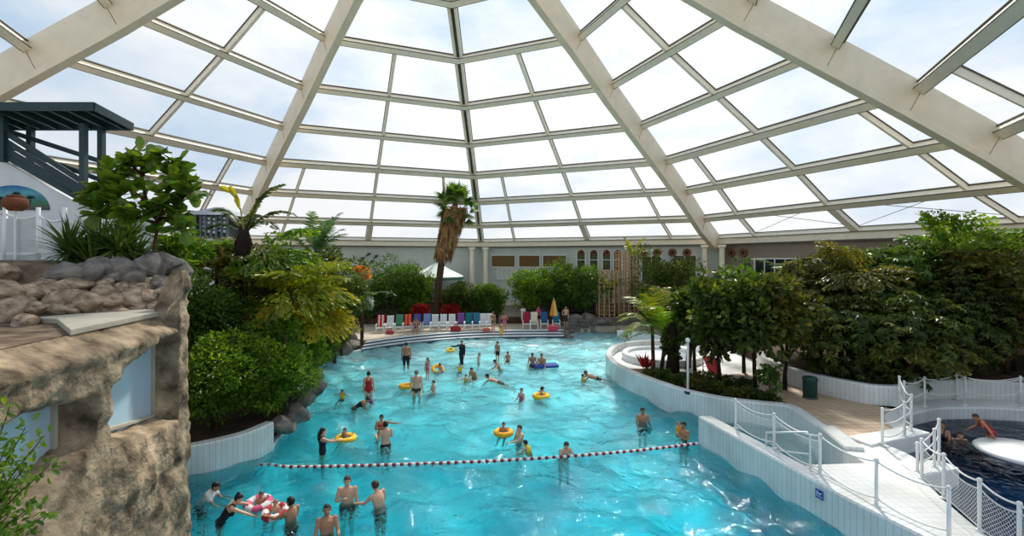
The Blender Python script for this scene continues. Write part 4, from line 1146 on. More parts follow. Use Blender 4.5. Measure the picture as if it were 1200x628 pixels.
def pinnate_palm(name, loc, seed, h, n, L, leafm, label, cat='palm', group=None, fish=False, droop=1.1, leaf=.5, lw=.045, el=(20, 75), stems=1, trunk=.09, spread=.25, pairs=22, bark='bark', hang=.35, mat2=None):
    rnd = random.Random(seed); t = empty(name, loc, label=label, cat=cat, group=group)
    for s in range(stems):
        a = rnd.uniform(0, 6.28); b = Vector((math.cos(a), math.sin(a), 0)) * (spread if stems > 1 else 0)
        hh = h * (rnd.uniform(.65, 1) if stems > 1 else 1); lean = Vector((math.cos(a), math.sin(a), 0)) * (spread * .8 if stems > 1 else .05)
        top = b + lean + Vector((0, 0, hh))
        mb = MB(); mb.tube([b - Vector((0, 0, .15)), b.lerp(top, .5) + lean * .1, top], [trunk * 1.15, trunk, trunk * .8], 8); mb.build('trunk', M[bark], t, smooth=True)
        mf, ms = MB(), MB()
        for i in range(n):
            az = 2 * PI * i / n * 2.4 + rnd.uniform(-.3, .3); e = R(rnd.uniform(*el))
            pinnate(mf, ms, seed * 91 + s * 37 + i, top - Vector((0, 0, rnd.uniform(0, .25 * min(1, hh)))), az, e, L * rnd.uniform(.75, 1.1), droop * rnd.uniform(.8, 1.2), leaf, lw, pairs, hang=hang, fish=fish)
        mf.build('fronds', M[mat2 if (mat2 and s % 2) else leafm], t, fixn=False); ms.build('frond_stalks', M['stem_green'], t)
    return t

def px_loc(px, d, z): return (xat(px, d), d, z)

# --- left bank: dense bright shrubs over the curved white wall
random.seed(7)
shrub('leafy_shrub', px_loc(252, 15.4, .62), 11, 3.3, 1.55, 1.5, 'lf_bright', .15, .075, 60, 190, label='dense bright green shrub nearest the rock building, over the curved white wall', cz=1.75)
shrub('leafy_shrub', px_loc(318, 17.0, .62), 12, 3.7, 1.75, 1.65, 'lf_bright', .15, .075, 72, 190, label='dense bright green shrub overhanging the pool beside the right end of the white planter wall', cz=1.75)
shrub('leafy_shrub', px_loc(262, 18.0, .62), 13, 4.6, 1.9, 1.9, 'lf_mid', .16, .085, 60, 180, label='tall green shrub behind the two front shrubs on the left bank', cz=2.9)
shrub('leafy_shrub', px_loc(226, 17.0, .62), 14, 5.4, 1.3, 1.9, 'lf_mid', .17, .09, 44, 160, label='green shrub rising directly behind the right edge of the rock building', cz=3.6)
shrub('leafy_shrub', px_loc(318, 20.5, .62), 15, 4.2, 1.6, 1.6, 'lf_bright', .17, .09, 46, 160, label='green shrub under the golden fishtail fronds on the left bank', cz=2.5)
pinnate_palm('fishtail_palm', px_loc(262, 19.5, .62), 21, 5.3, 11, 2.5, 'lf_olive', 'olive fishtail palm below the grey kiosk on the left bank', fish=True, leaf=.95, lw=.16, pairs=10, el=(-5, 60), droop=1.5, stems=2, spread=.5)
pinnate_palm('fishtail_palm', px_loc(318, 19.8, .62), 22, 5.9, 12, 2.7, 'lf_yellow', 'yellow-green fishtail palm standing tallest on the left bank beside the dark trunk', fish=True, leaf=.95, lw=.16, pairs=10, el=(-5, 60), droop=1.6, stems=2, spread=.5, mat2='lf_bright')
pinnate_palm('fishtail_palm', px_loc(350, 20.2, .62), 23, 3.7, 14, 2.4, 'lf_gold', 'golden-leaved fishtail palm drooping towards the pool on the left bank', fish=True, leaf=.9, lw=.16, pairs=10, el=(-15, 45), droop=1.7, stems=1)
# dark trunk with a few ragged fronds
t = empty('old_palm', px_loc(284, 19.0, .62), label='old dark-trunked palm with few ragged fronds and one yellow leaf', cat='palm')
mb = MB(); mb.tube([(0, 0, -.1), (.05, 0, 3), (-.05, 0, 5.4), (.05, 0, 6.2), (.12, 0, 6.75)], [.16, .15, .22, .34, .12], 10); mb.build('trunk', M['bark_dark'], t, smooth=True)
mf, ms = MB(), MB()
for i, (az, el, L) in enumerate(((R(8), R(76), 2.7), (R(170), R(66), 2.0), (R(-20), R(48), 1.9), (R(100), R(65), 1.8), (R(200), R(50), 1.5), (R(20), R(60), 2.3))):
    pinnate(mf, ms, 400 + i, (.1, 0, 6.5), az, el, L, 2.2, .46, .15, 20, fish=False, hang=.45, start=.25)
mf.build('fronds', M['lf_dark'], t, fixn=False); ms.build('frond_stalks', M['bark_dark'], t)
mf = MB(); rng = np.random.default_rng(5)
add_leaves(mf, rng, np.array([(-.05, -.05, 7.5), (-.12, -.05, 7.9), (-.35, -.05, 8.2)]), np.array([(-.25, 0, .9), (-.5, 0, .8), (-.9, 0, .45)]), np.array([(0, -1, .2)] * 3), np.array([.7, .7, .6]), np.array([.22, .26, .24]), 'broad')
ms2 = MB(); ms2.tube([(.08, 0, 6.6), (0, -.03, 7.2), (-.05, -.05, 7.6)], .025, 6)
y = mf.build('yellow_leaf', M['lf_gold'], t, fixn=False); ms2.build('yellow_leaf_stalk', M['lf_gold'], t)
pinnate_palm('feather_palm', px_loc(368, 24.0, .62), 31, 5.9, 14, 2.6, 'lf_blue', 'bluish feather palm with upright fronds, behind the yellow-green fishtail palm', leaf=.55, lw=.07, el=(25, 82), droop=1.1)
shrub('leafy_tree', px_loc(392, 26.0, .62), 32, 6.0, 1.9, 2.3, 'lf_dark', .22, .10, 50, 150, label='dark green bushy tree at the left bank beneath the bluish feather palm', cat='tree', cz=3.9)
pinnate_palm('feather_palm', px_loc(400, 28.0, .62), 33, 3.6, 14, 2.2, 'lf_mid', 'mid-green feather palm at the left end of the far pool steps', leaf=.5, lw=.06, el=(0, 75), droop=1.5)
pinnate_palm('feather_palm', px_loc(424, 31.5, .62), 34, 3.0, 14, 2.4, 'lf_blue', 'low grey-green feather palm beside the first deck chair on the left', leaf=.5, lw=.06, el=(0, 75), droop=1.4)
pinnate_palm('feather_palm', px_loc(345, 25.5, .62), 35, 2.6, 12, 2.2, 'lf_mid', 'low feather palm in the shade above the white planter pillar', leaf=.5, lw=.06, el=(0, 70), droop=1.5)
# --- left bank rocks at the water
for i, (px, py, d, wp) in enumerate([(333, 498, 16.2, 34), (341, 486, 17.0, 36), (352, 470, 18.4, 36), (360, 456, 20.0, 40), (362, 442, 22.2, 34), (352, 486, 17.2, 26), (366, 462, 20.2, 22), (352, 430, 24.5, 30), (362, 421, 26.5, 34), (378, 415, 29.5, 36), (396, 408, 31.0, 36), (412, 406, 32.0, 26), (340, 440, 23.0, 40), (380, 404, 31.5, 40), (402, 398, 33, 36)]):
    boulder(px, py, d, wp, RD, 'dark grey rock in the row lining the left edge of the pool', 'dark rocks lining the left pool edge', i, sq=.85)
shrub('leafy_shrub', px_loc(374, 25.4, .62), 131, 2.3, 1.3, 1.1, 'lf_mid', .17, .07, 34, 150, label='low green shrub over the dark rocks left of the pool steps', cz=1.1)
shrub('leafy_shrub', px_loc(392, 29.6, .62), 132, 2.2, 1.3, 1.0, 'lf_dark', .18, .08, 30, 140, label='low dark shrub at the left end of the pool steps', cz=1.0)
shrub('leafy_shrub', px_loc(350, 22.4, .62), 133, 2.6, 1.3, 1.3, 'lf_bright', .16, .07, 36, 150, label='low bright shrub beneath the golden fishtail fronds', cz=1.3)
t = empty('white_pillar', px_loc(351, 19.6, .62), label='short white pillar standing among the shrubs on the left bank', cat='pillar')
mb = MB(); mb.lathe([(.17, 0), (.16, .3), (.16, 1.8), (.2, 1.86)], n=16); mb.build('shaft', M['plaster'], t, smooth=True)
mb = MB(); mb.lathe([(.22, 1.84), (.24, 1.9), (.2, 2.0), (0, 2.02)], n=16); mb.build('cap', M['plaster'], t, smooth=True)

# --- far planting behind the deck chairs
for i, (px, d, zb, h, rx, rz, lm, lab) in enumerate([
    (458, 42.4, 1.0, 5.4, 2.5, 2.5, 'lf_mid', 'rounded feathery green tree behind the left deck chairs'),
    (428, 41.5, 1.0, 3.9, 1.7, 1.8, 'lf_mid', 'small green tree at the left end of the deck chair row'),
    (482, 42.9, 1.0, 4.6, 1.8, 2.0, 'lf_bright', 'light green tree between the rounded feathery tree and the leaning fan palm'),
    (536, 42.6, 1.0, 3.1, 1.7, 1.5, 'lf_dark', 'dark green bush just right of the fan palm foot'),
    (572, 42.8, 1.0, 3.0, 1.6, 1.4, 'lf_mid', 'green bush at the left side of the stairway up to the terrace'),
    (627, 42.6, 1.3, 4.4, 2.2, 2.1, 'lf_bright', 'bright green round tree at the right side of the stairway'),
    (655, 42.9, 1.3, 4.6, 1.9, 2.1, 'lf_mid', 'middle one of three green round trees left of the timber trellis'),
    (684, 42.0, 1.3, 4.5, 2.2, 2.2, 'lf_mid', 'green round tree touching the left side of the timber trellis'),
    (770, 38.6, .55, 6.6, 2.0, 2.3, 'lf_dark', 'dark green tree close to the right side of the timber trellis'),
    (800, 37.5, .55, 5.6, 2.0, 2.2, 'lf_dark', 'dark green tree in front of the white grid window by the corner columns')]):
    shrub('leafy_tree', px_loc(px, d, zb), 60 + i, h, rx * 1.12, h * .50, lm, .26, .12, 46, 140, label=lab, cat='tree', cz=h * .52, csize=.34)
for i, (px, d, lab) in enumerate([(492, 40.6, 'red-leaved plant behind the blue deck chair'), (528, 40.9, 'red-leaved plant at the foot of the leaning fan palm')]):
    t = empty('red_plant', px_loc(px, d, .75), label=lab, cat='plant')
    mb = MB(); crown(mb, 90 + i, (0, 0, 1.05), (.95, .6, .45), 16, 60, .30, .12); mb.build('leaves', M['lf_red'], t, fixn=False)
    mb = MB(); branchy_trunk(mb, 90 + i, 1.2, .5, .05); mb.build('stem', M['bark'], t)
t = empty('orange_plant', px_loc(425, 33.5, .62), label='orange-flowered plant among the grey-green palms at the left of the far deck', cat='plant')
mb = MB(); crown(mb, 95, (0, 0, 4.4), (.55, .5, .6), 9, 40, .34, .16); mb.build('flowers', M['lf_orange'], t, fixn=False)
mb = MB(); branchy_trunk(mb, 95, 4.3, .3, .06); mb.build('stem', M['bark'], t)

# --- leaning fan palm with a skirt of dead leaves
def fan_leaf(mb, st_, rng, base, az, el, pet, rad, droop=.5, segs=18):
    d = np.array((math.cos(az) * math.cos(el), math.sin(az) * math.cos(el), math.sin(el)))
    e = np.array(base) + d * pet - np.array((0, 0, .12 * pet * droop))
    st_.tube([tuple(base), tuple(np.array(base) + d * pet * .5), tuple(e)], .018, 4, caps=False)
    s = np.cross(d, (0, 0, 1.0)); s /= max(np.linalg.norm(s), 1e-6); u = np.cross(s, d)
    a = np.linspace(-1.9, 1.9, segs)
    dirs = np.array([d * math.cos(q) + s * math.sin(q) + u * .1 - np.array((0, 0, droop * (.35 + .3 * abs(q)))) for q in a])
    n = segs
    add_leaves(mb, rng, np.repeat(e[None], n, 0), dirs, np.repeat(u[None], n, 0), rad * rng.uniform(.85, 1.1, n), np.full(n, rad * .20), 'sword')
DP = 42.0
b = Vector(px_loc(512, DP, 1.0))
t = empty('fan_palm', b, label='tall leaning fan palm with a brown skirt of dead leaves, far end', cat='palm')
tp = [Vector((xat(px, DP), DP, zat(py, DP))) - b for px, py in ((512, 372), (513, 345), (516, 318), (519, 298), (524, 275), (530, 252), (534, 238))]
tp[0].z = -.2
mb = MB(); mb.tube(smooth_path(tp, 3), [.42, .34, .31, .30, .30, .30, .30, .30, .30, .30, .30, .30, .30, .30, .30, .30, .28, .26, .24], 12); mb.build('trunk', M['bark'], t, smooth=True)
rng = np.random.default_rng(77)
mb = MB(); n = 1500
tt = rng.uniform(0, 1, n); az = rng.uniform(0, 2 * PI, n)
A = np.array(tp[3] + Vector((0, 0, .1))); Bq = np.array(tp[6] - Vector((0, 0, .3)))
ax_ = A + (Bq - A) * tt[:, None]
rad = (.72 + .42 * tt) * rng.uniform(.5, 1.0, n)
pos = ax_ + np.stack([np.cos(az) * rad, np.sin(az) * rad, np.zeros(n)], 1)
dirs = np.stack([np.cos(az) * .22, np.sin(az) * .22, -np.ones(n)], 1) - (Bq - A) / 12
add_leaves(mb, rng, pos, dirs, np.stack([np.cos(az), np.sin(az), np.zeros(n)], 1), rng.uniform(.7, 1.3, n), rng.uniform(.12, .24, n), 'sword')
mb.build('dead_leaf_skirt', M['lf_dead'], t, fixn=False)
mf, ms = MB(), MB(); top = np.array(tp[6])
for i in range(30):
    a = i * 2.4; el = R(80 - i * 3.7)
    fan_leaf(mf, ms, rng, top - np.array((0, 0, .02 * i)), a, el, rng.uniform(1.0, 1.75), rng.uniform(.85, 1.1), droop=.25 + i * .02)
mf.build('fronds', M['lf_mid'], t, fixn=False); ms.build('frond_stalks', M['stem_green'], t)

# --- small palm on the trellis
pinnate_palm('feather_palm', px_loc(741, 41.2, 1.2), 41, 5.2, 9, 2.0, 'lf_yellow', 'thin yellowish feather palm growing up inside the timber trellis', leaf=.4, lw=.06, el=(35, 85), droop=1.0, trunk=.06)
pinnate_palm('feather_palm', px_loc(716, 41.2, 1.2), 42, 2.4, 9, 1.6, 'lf_yellow', 'small yellowish palm at the lower left part of the timber trellis', leaf=.4, lw=.06, el=(25, 85), droop=1.0, trunk=.06)

# --- island in the pool: palms and broad-leaved trees
pinnate_palm('areca_palm', px_loc(768, 23.6, .72), 51, 2.7, 13, 2.3, 'lf_yellow', 'yellow-green arching palm at the pool-side tip of the island planter', leaf=.62, lw=.06, el=(15, 80), droop=1.5, stems=2, spread=.35, mat2='lf_bright')
pinnate_palm('areca_palm', px_loc(800, 24.5, .72), 52, 3.0, 12, 2.2, 'lf_olive', 'olive arching palm behind the yellow-green palm on the island', leaf=.62, lw=.06, el=(15, 80), droop=1.5, stems=2, spread=.3)
t = empty('tree_stump', px_loc(788, 22.6, .70), label='thick vine-covered trunk standing on the island beneath the palms', cat='trunk')
mb = MB(); mb.tube([(0, 0, -.1), (.04, 0, .8), (-.02, 0, 1.7), (.0, 0, 2.5)], [.34, .27, .26, .2], 10); mb.build('trunk', M['bark_dark'], t, smooth=True)
mb = MB(); crown(mb, 501, (0, 0, 1.5), (.42, .42, 1.2), 26, 40, .17, .11, shape='broad', csize=.3); mb.build('vine_leaves', M['lf_dark'], t, fixn=False)
def broad_tree(px, d, zb, seed, h, rx, rz, lm, label, ln=.30, clumps=42, per=46, trunk=.08, cz=None, group=None):
    return shrub('broadleaf_tree', px_loc(px, d, zb), seed, h, rx, rz, lm, ln, ln * .62, clumps, per, 'broad', label, 'tree', group, trunk, cz=cz, csize=.30, bark='bark_dark')
broad_tree(842, 20.6, .72, 71, 5.1, 1.5, 2.1, 'lf_dark', 'dark broad-leaved tree at the middle of the island planter', cz=3.0, clumps=54)
broad_tree(886, 19.3, .72, 72, 5.0, 1.55, 1.9, 'lf_dark', 'dark broad-leaved tree at the path end of the island planter', cz=3.2, clumps=54)
broad_tree(872, 22.5, .72, 73, 5.4, 1.5, 1.8, 'lf_mid', 'lighter broad-leaved tree at the back of the island planter', cz=3.6)
broad_tree(920, 19.4, .84, 74, 4.6, 1.1, 1.5, 'lf_olive', 'olive broad-leaved tree leaning over the sandy path', cz=3.3, clumps=30)
broad_tree(905, 17.75, .72, 75, 1.5, .42, .5, 'lf_mid', 'small broad-leaved sapling at the corner of the island planter', ln=.2, clumps=12, per=18, trunk=.03, cz=1.0)
broad_tree(815, 22.3, .72, 76, 4.4, 1.1, 1.5, 'lf_dark', 'slim dark broad-leaved tree beside the vine-covered trunk', cz=2.9, clumps=34)
random.seed(31)
for i, (px, d) in enumerate([(762, 22.0), (776, 21.3), (794, 20.6), (812, 20.1), (830, 19.5), (846, 19.0), (862, 18.6), (880, 18.3), (898, 18.0), (826, 21.0), (850, 20.2), (872, 19.6)]):
    t = empty('ground_plant', px_loc(px, d, .72), random.uniform(0, 6), label='low dark ground plant growing along the inside of the island wall', cat='plant', group='ground plants on the island')
    mb = MB(); crown(mb, 600 + i, (0, 0, .22), (.45, .45, .25), 10, 30, .18, .09, shape='broad' if i % 2 else 'rhomb'); mb.build('leaves', M['lf_dark' if i % 3 else 'lf_olive'], t, fixn=False)
    mb = MB(); branchy_trunk(mb, i, .3, .2, .02, 4); mb.build('stem', M['bark_dark'], t)
t = empty('red_plant', px_loc(757, 22.6, .72), label='small plant with red and yellow blade leaves at the island tip', cat='plant')
mb = MB(); rng = np.random.default_rng(8); n = 40; dd = rnd_dirs(rng, n); dd[:, 2] = abs(dd[:, 2]) + .5
add_leaves(mb, rng, np.tile((0, 0, .25), (n, 1)) + dd * .15, dd, rnd_dirs(rng, n), rng.uniform(.35, .7, n), np.full(n, .10), 'sword'); mb.build('leaves', M['lf_red'], t, fixn=False)
mb = MB(); mb.tube([(0, 0, -.05), (0, 0, .4)], .04, 6); mb.build('stem', M['bark'], t)

# --- right bank: the dark mass
for i, (px, d, h, rx, rz, cz, lm, sh, ln, n_, lab) in enumerate([
    (985, 19.6, 4.4, 1.9, 1.8, 1.55, 'lf_dark', 'whorl', .30, 620, 'dark shrub overhanging the white planter wall just right of the litter bin'),
    (1045, 18.9, 4.2, 2.0, 1.8, 1.5, 'lf_dark', 'whorl', .30, 700, 'dark shrub overhanging the planter wall left of the pool railing'),
    (1118, 20.2, 4.8, 2.2, 2.1, 2.0, 'lf_dark', 'whorl', .30, 760, 'dark shrub behind the far railing of the right-hand pool'),
    (1188, 20.3, 5.0, 2.1, 2.1, 2.9, 'lf_olive', 'whorl', .32, 640, 'olive shrub at the right frame edge behind the dark pool'),
    (962, 22.6, 5.0, 2.0, 2.2, 2.7, 'lf_olive', 'whorl', .36, 640, 'olive umbrella tree rising left of the dark shrub mass'),
    (1030, 22.0, 5.6, 2.3, 2.5, 3.1, 'lf_mid', 'whorl', .38, 760, 'tall green umbrella tree in the middle of the right bank'),
    (1105, 22.8, 5.7, 2.4, 2.5, 3.3, 'lf_dark', 'whorl', .38, 760, 'dark umbrella tree below the topmost fishtail palm'),
    (1185, 23.2, 5.8, 2.4, 2.5, 3.3, 'lf_olive', 'whorl', .38, 760, 'olive umbrella tree behind the right frame edge shrub')]):
    shrub('umbrella_tree' if i > 3 else 'leafy_shrub', px_loc(px, d, 1.4), 110 + i, h, rx, rz, lm, ln, ln * .36, n_, 0, sh, lab, 'tree' if i > 3 else 'shrub', cz=cz, bark='bark_dark')
pinnate_palm('fishtail_palm', px_loc(1122, 20.6, 1.4), 121, 5.2, 11, 2.0, 'lf_bright', 'bright fishtail palm topping the right bank against the dome', fish=True, leaf=.8, lw=.15, pairs=9, el=(20, 80), droop=1.2)
pinnate_palm('fishtail_palm', px_loc(1005, 21.0, 1.4), 122, 4.2, 11, 2.3, 'lf_olive', 'olive fishtail palm in the left half of the right bank', fish=True, leaf=.85, lw=.15, pairs=9, el=(0, 70), droop=1.5)
pinnate_palm('feather_palm', px_loc(1070, 21.6, 1.4), 123, 4.4, 9, 2.3, 'lf_mid', 'arching feather palm left of the bright fishtail palm', leaf=.5, lw=.06, el=(30, 85), droop=1.3)
pinnate_palm('fishtail_palm', px_loc(1066, 18.3, 1.4), 124, 1.5, 9, 1.7, 'lf_olive', 'low olive fishtail palm directly behind the planter wall by the railing', fish=True, leaf=.7, lw=.13, pairs=8, el=(0, 60), droop=1.5)
pinnate_palm('fishtail_palm', px_loc(1180, 19.6, 1.4), 125, 4.2, 10, 2.2, 'lf_olive', 'olive fishtail palm at the right frame edge', fish=True, leaf=.85, lw=.15, pairs=9, el=(0, 65), droop=1.5)
pinnate_palm('feather_palm', px_loc(930, 25.0, .84), 126, 4.4, 12, 2.4, 'lf_mid', 'feather palm in front of the dark windows of the right wall', leaf=.55, lw=.06, el=(5, 75), droop=1.4)

# --- on the rock building
t = empty('yucca', px_loc(120, 11.3, 5.8), label='spiky green yucca clump on the rock building below the stairs', cat='plant')
rng = np.random.default_rng(14); mf, ms = MB(), MB()
for (x, y, h) in ((-.6, -.2, .55), (.55, -.2, .6), (0, 0, .55), (-.35, .1, .35), (.4, .1, .45), (-.75, .2, .3), (.75, 0, .25), (0, -.3, .25), (.3, .3, .75), (-.3, .35, .7)):
    ms.tube([(x, y, -.2), (x, y, h)], .07, 8)
    n = 120; dd = rnd_dirs(rng, n); dd[:, 2] = dd[:, 2] * .95 + .45
    add_leaves(mf, rng, np.tile((x, y, h), (n, 1)) + dd * .05, dd, np.tile((0, 0, 1.0), (n, 1)) + rnd_dirs(rng, n) * .3, rng.uniform(.65, 1.0, n), np.full(n, .06), 'sword')
mf.build('leaves', M['lf_yucca'], t, fixn=False); ms.build('stems', M['bark'], t, smooth=True)
t = empty('fiddle_leaf_fig', px_loc(180, 11.4, 5.9), label='fiddle-leaf fig with large round leaves on the rock building', cat='tree')
D0 = 11.4; b = Vector(px_loc(180, D0, 5.9)); mb = MB(); mf = MB(); rng = np.random.default_rng(23)
def bp(px, py, dy=0): return Vector((xat(px, D0 + dy), D0 + dy, zat(py, D0 + dy))) - b
br = [[(180, 318, 0), (181, 285, 0), (188, 255, .1), (196, 225, 0), (204, 205, -.1)], [(186, 262, 0), (172, 235, .1), (166, 205, .2), (165, 180, .2)], [(190, 250, 0), (212, 235, .2), (222, 222, .3)], [(172, 235, 0), (150, 222, -.2), (132, 215, -.2)], [(150, 222, -.2), (128, 238, -.3)], [(166, 205, .2), (180, 190, 0), (188, 180, -.1)], [(196, 225, 0), (186, 240, -.3), (178, 252, -.4)], [(166, 205, .2), (150, 190, 0)], [(132, 215, -.2), (118, 222, -.2), (110, 236, -.1)], [(150, 222, -.2), (138, 205, 0), (128, 200, .1)], [(204, 205, -.1), (216, 214, -.2), (224, 228, -.3)], [(204, 205, -.1), (208, 195, .1), (215, 205, .2)], [(188, 255, .1), (206, 258, 0), (214, 268, -.1)], [(186, 262, 0), (160, 255, -.3), (146, 250, -.4)], [(128, 238, -.3), (112, 250, -.4)]]
for q in br:
    pts_ = [bp(*p) for p in q]; pts_ = smooth_path(pts_, 4); m_ = len(pts_)
    mb.tube(pts_, [.045 - .03 * i / m_ for i in range(m_)], 7)
    for i in range(m_ // 3, m_):
        nn = 4 if i < m_ - 2 else 8
        p = np.tile(tuple(pts_[i]), (nn, 1)) + rng.normal(size=(nn, 3)) * .05; dd = rnd_dirs(rng, nn); dd[:, 2] = dd[:, 2] * .7 + .25; dd[:, 1] -= .2
        add_leaves(mf, rng, p, dd, np.tile((0, -.2, 1.0), (nn, 1)) + rnd_dirs(rng, nn) * .6, rng.uniform(.26, .44, nn), rng.uniform(.21, .31, nn), 'broad')
mb.build('branches', M['bark'], t, smooth=True); mf.build('leaves', M['lf_fig'], t, fixn=False)
t = empty('small_shrub', px_loc(200, 12.2, 5.6), label='arching light green shrub right of the fiddle-leaf fig stem', cat='shrub')
mb = MB(); crown(mb, 801, (.15, .2, .75), (.7, .6, .5), 16, 60, .22, .06); mb.build('leaves', M['lf_bright'], t, fixn=False)
mb = MB(); branchy_trunk(mb, 5, .9, .4, .03); mb.build('stem', M['bark'], t)
# near branch at the lower left corner
root = face(5.0, 2.35, .55)
t = empty('ficus_bush', root, label='small-leaved green ficus twigs at the lower left corner, before the rock building', cat='shrub')
mb = MB(); mf = MB(); rng = np.random.default_rng(55)
D1 = 4.75
for k, (px, py, dd_) in enumerate([(12, 475, .2), (30, 500, .1), (50, 512, 0), (58, 545, -.1), (30, 545, .1), (8, 520, .2), (40, 590, -.1), (56, 602, -.2), (12, 600, .1), (20, 570, .2), (35, 625, 0), (5, 555, 0)]):
    e_ = Vector((xat(px, D1 + dd_), D1 + dd_, zat(py, D1 + dd_))) - root
    m1 = Vector((e_.x * .35 - .03, e_.y * .4, e_.z * .6))
    pts_ = smooth_path([Vector((0, 0, 0)), m1, e_], 6); mb.tube(pts_, [.016 - .013 * i / len(pts_) for i in range(len(pts_))], 5)
    for i in range(5, len(pts_)):
        nn = 7; p = np.tile(tuple(pts_[i]), (nn, 1)) + rng.normal(size=(nn, 3)) * .035; dd = rnd_dirs(rng, nn); dd[:, 2] -= .2
        add_leaves(mf, rng, p, dd, np.tile((0, -.3, 1.0), (nn, 1)) + rnd_dirs(rng, nn) * .5, rng.uniform(.06, .105, nn), rng.uniform(.032, .05, nn), 'broad')
mb.build('twigs', M['bark'], t); mf.build('leaves', M['lf_bright'], t, fixn=False)
# ------------------------------------------------------------------ far side: windows, columns, furniture
def wallhit(px, k, off=.06):
    """floor point where the sight line of column px meets the inner face of wall k"""
    a, b = wv(k), wv(k + 1); n2 = (Vector((AX, AY, 0)) - (a + b) / 2).normalized(); a = a + n2 * off; b = b + n2 * off
    tx = (px - CX) / F; d = b - a
    u = (a.x - tx * a.y) / (tx * d.y - d.x)
    p = a + d * u; return p, d.normalized(), n2
def wz(py, p): return zat(py, p.y)
M['orange_view'] = mat('window_with_orange_leaves', srgb(150, 92, 40), .35, .4, 1.6, col2=srgb(96, 92, 44), detail=6)
M['green_view'] = mat('window_with_green_leaves', srgb(40, 58, 34), .25, .4, 1.8, col2=srgb(92, 110, 62), detail=6)
wn_ = [0]
def window(px0, px1, py0, py1, k, pane, nx=1, ny=1, arch=False, fw=.09, frame='white'):
    wn_[0] += 1
    p, d, n2 = wallhit(px0, k); q, _, _ = wallhit(px1, k); z1, z0 = wz(py0, (p + q) / 2), wz(py1, (p + q) / 2)
    t = empty('window_%d' % wn_[0], (p.x, p.y, z0), kind='structure'); w_ = (q - p).length; h = z1 - z0
    t.rotation_euler = (0, 0, math.atan2(d.y, d.x))
    mb = MB(); fr = MB(); n = 14
    if arch:
        r = w_ / 2; pts = [(0, 0), (w_, 0), (w_, h - r)] + [(r + r * math.cos(PI * i / n), h - r + r * math.sin(PI * i / n)) for i in range(1, n)] + [(0, h - r)]
    else: pts = [(0, 0), (w_, 0), (w_, h), (0, h)]
    m = len(pts)
    mb.add([(x, -.02, z) for x, z in pts] + [(x, .03, z) for x, z in pts], [tuple(range(m)), tuple(range(2 * m - 1, m - 1, -1))] + [(i, (i + 1) % m, m + (i + 1) % m, m + i) for i in range(m)])
    mb.build('pane', M[pane], t)
    for i in range(m):
        a, b = pts[i], pts[(i + 1) % m]; fr.bar((a[0], -.04, a[1]), (b[0], -.04, b[1]), .10, fw, (b[1] - a[1], 0, a[0] - b[0]) if False else (0, 1, 0))
    for i in range(1, nx): fr.box((w_ * i / nx, -.04, h / 2), (fw * .8, .08, h))
    for j in range(1, ny): fr.box((w_ / 2, -.04, h * j / ny), (w_, .07, fw * .8))
    fr.build('window_frame', M[frame], t)
    return t
for a, b in ((576, 604), (608, 633), (636, 664)): window(a, b, 299, 313, 0, 'orange_view')
for a, b in ((583, 606), (610, 634)): window(a, b, 315, 327, 0, 'wall', nx=4)
for c in (681, 696, 711, 724): window(c - 5, c + 5, 292, 317, 0, 'green_view', arch=True, ny=2)
window(752, 775, 300, 334, 0, 'green_view', 2, 2)
window(789, 816, 299, 338, 0, 'green_view', 2, 2)
window(885, 1010, 303, 332, 1, 'darkglass', 9, 1)
window(1020, 1150, 300, 334, 1, 'darkglass', 7, 1)
# round woven plates above the windows
M['wicker'] = mat('woven_wicker_brown', srgb(118, 78, 56), .9, .3, 14, .6, 50)
for i, (px, k) in enumerate(((681, 0), (696, 0), (711, 0), (724, 0), (754, 0), (770, 0), (788, 0), (805, 0), (857, 1), (871, 1))):
    p, d, n2 = wallhit(px, k, .16); z = zat(296, p.y)
    t = empty('wicker_plate', (p.x, p.y, z), label='round brown woven plate in the row on the wall under the dome edge', cat='wall plate', group='woven plates under the dome edge')
    t.rotation_euler = (R(90), 0, math.atan2(d.y, d.x))
    r_ = .29 if px < 730 else .36
    mb = MB(); mb.lathe([(0, .02), (r_ * .55, .0), (r_ * .9, .05), (r_, .05), (r_, .01), (r_ * .6, -.05), (0, -.05)], n=20); mb.build('woven_dish', M['wicker'], t, smooth=True)
    mb = MB(); mb.lathe([(0, .045), (r_ * .28, .04), (r_ * .32, .01)], n=14); mb.build('centre_boss', M['bark_dark'], t, smooth=True)
# columns at the two far corners
for i, (px, k, dep_, y0, y1, lab) in enumerate(((553, -1, .7, 288, 330, 'left one of the pair of cream columns at the middle corner of the far wall'), (569, 0, .7, 288, 330, 'right one of the pair of cream columns at the middle corner of the far wall'),
                                              (826, 0, .8, 289, 348, 'left one of the pair of pale columns at the right corner of the far wall'), (846, 1, .8, 289, 348, 'right one of the pair of pale columns at the right corner of the far wall'))):
    p, d, n2 = wallhit(px, k, dep_)
    z0 = .5 if k == 1 or px > 800 else 1.9; z1 = FZ0 - .03
    t = empty('column', (p.x, p.y, z0), label=lab, cat='column'); h = z1 - z0
    mb = MB(); mb.lathe([(.26, .3), (.24, h * .5), (.23, h - .3)], n=20); mb.build('shaft', M['frame'], t, smooth=True)
    mb = MB(); mb.box((0, 0, .15), (.64, .64, .3)); mb.build('base', M['frame'], t, bevel=.03)
    mb = MB(); mb.lathe([(.23, h - .32), (.33, h - .2), (.35, h), (0, h)], n=20); mb.build('capital', M['frame'], t, smooth=True)
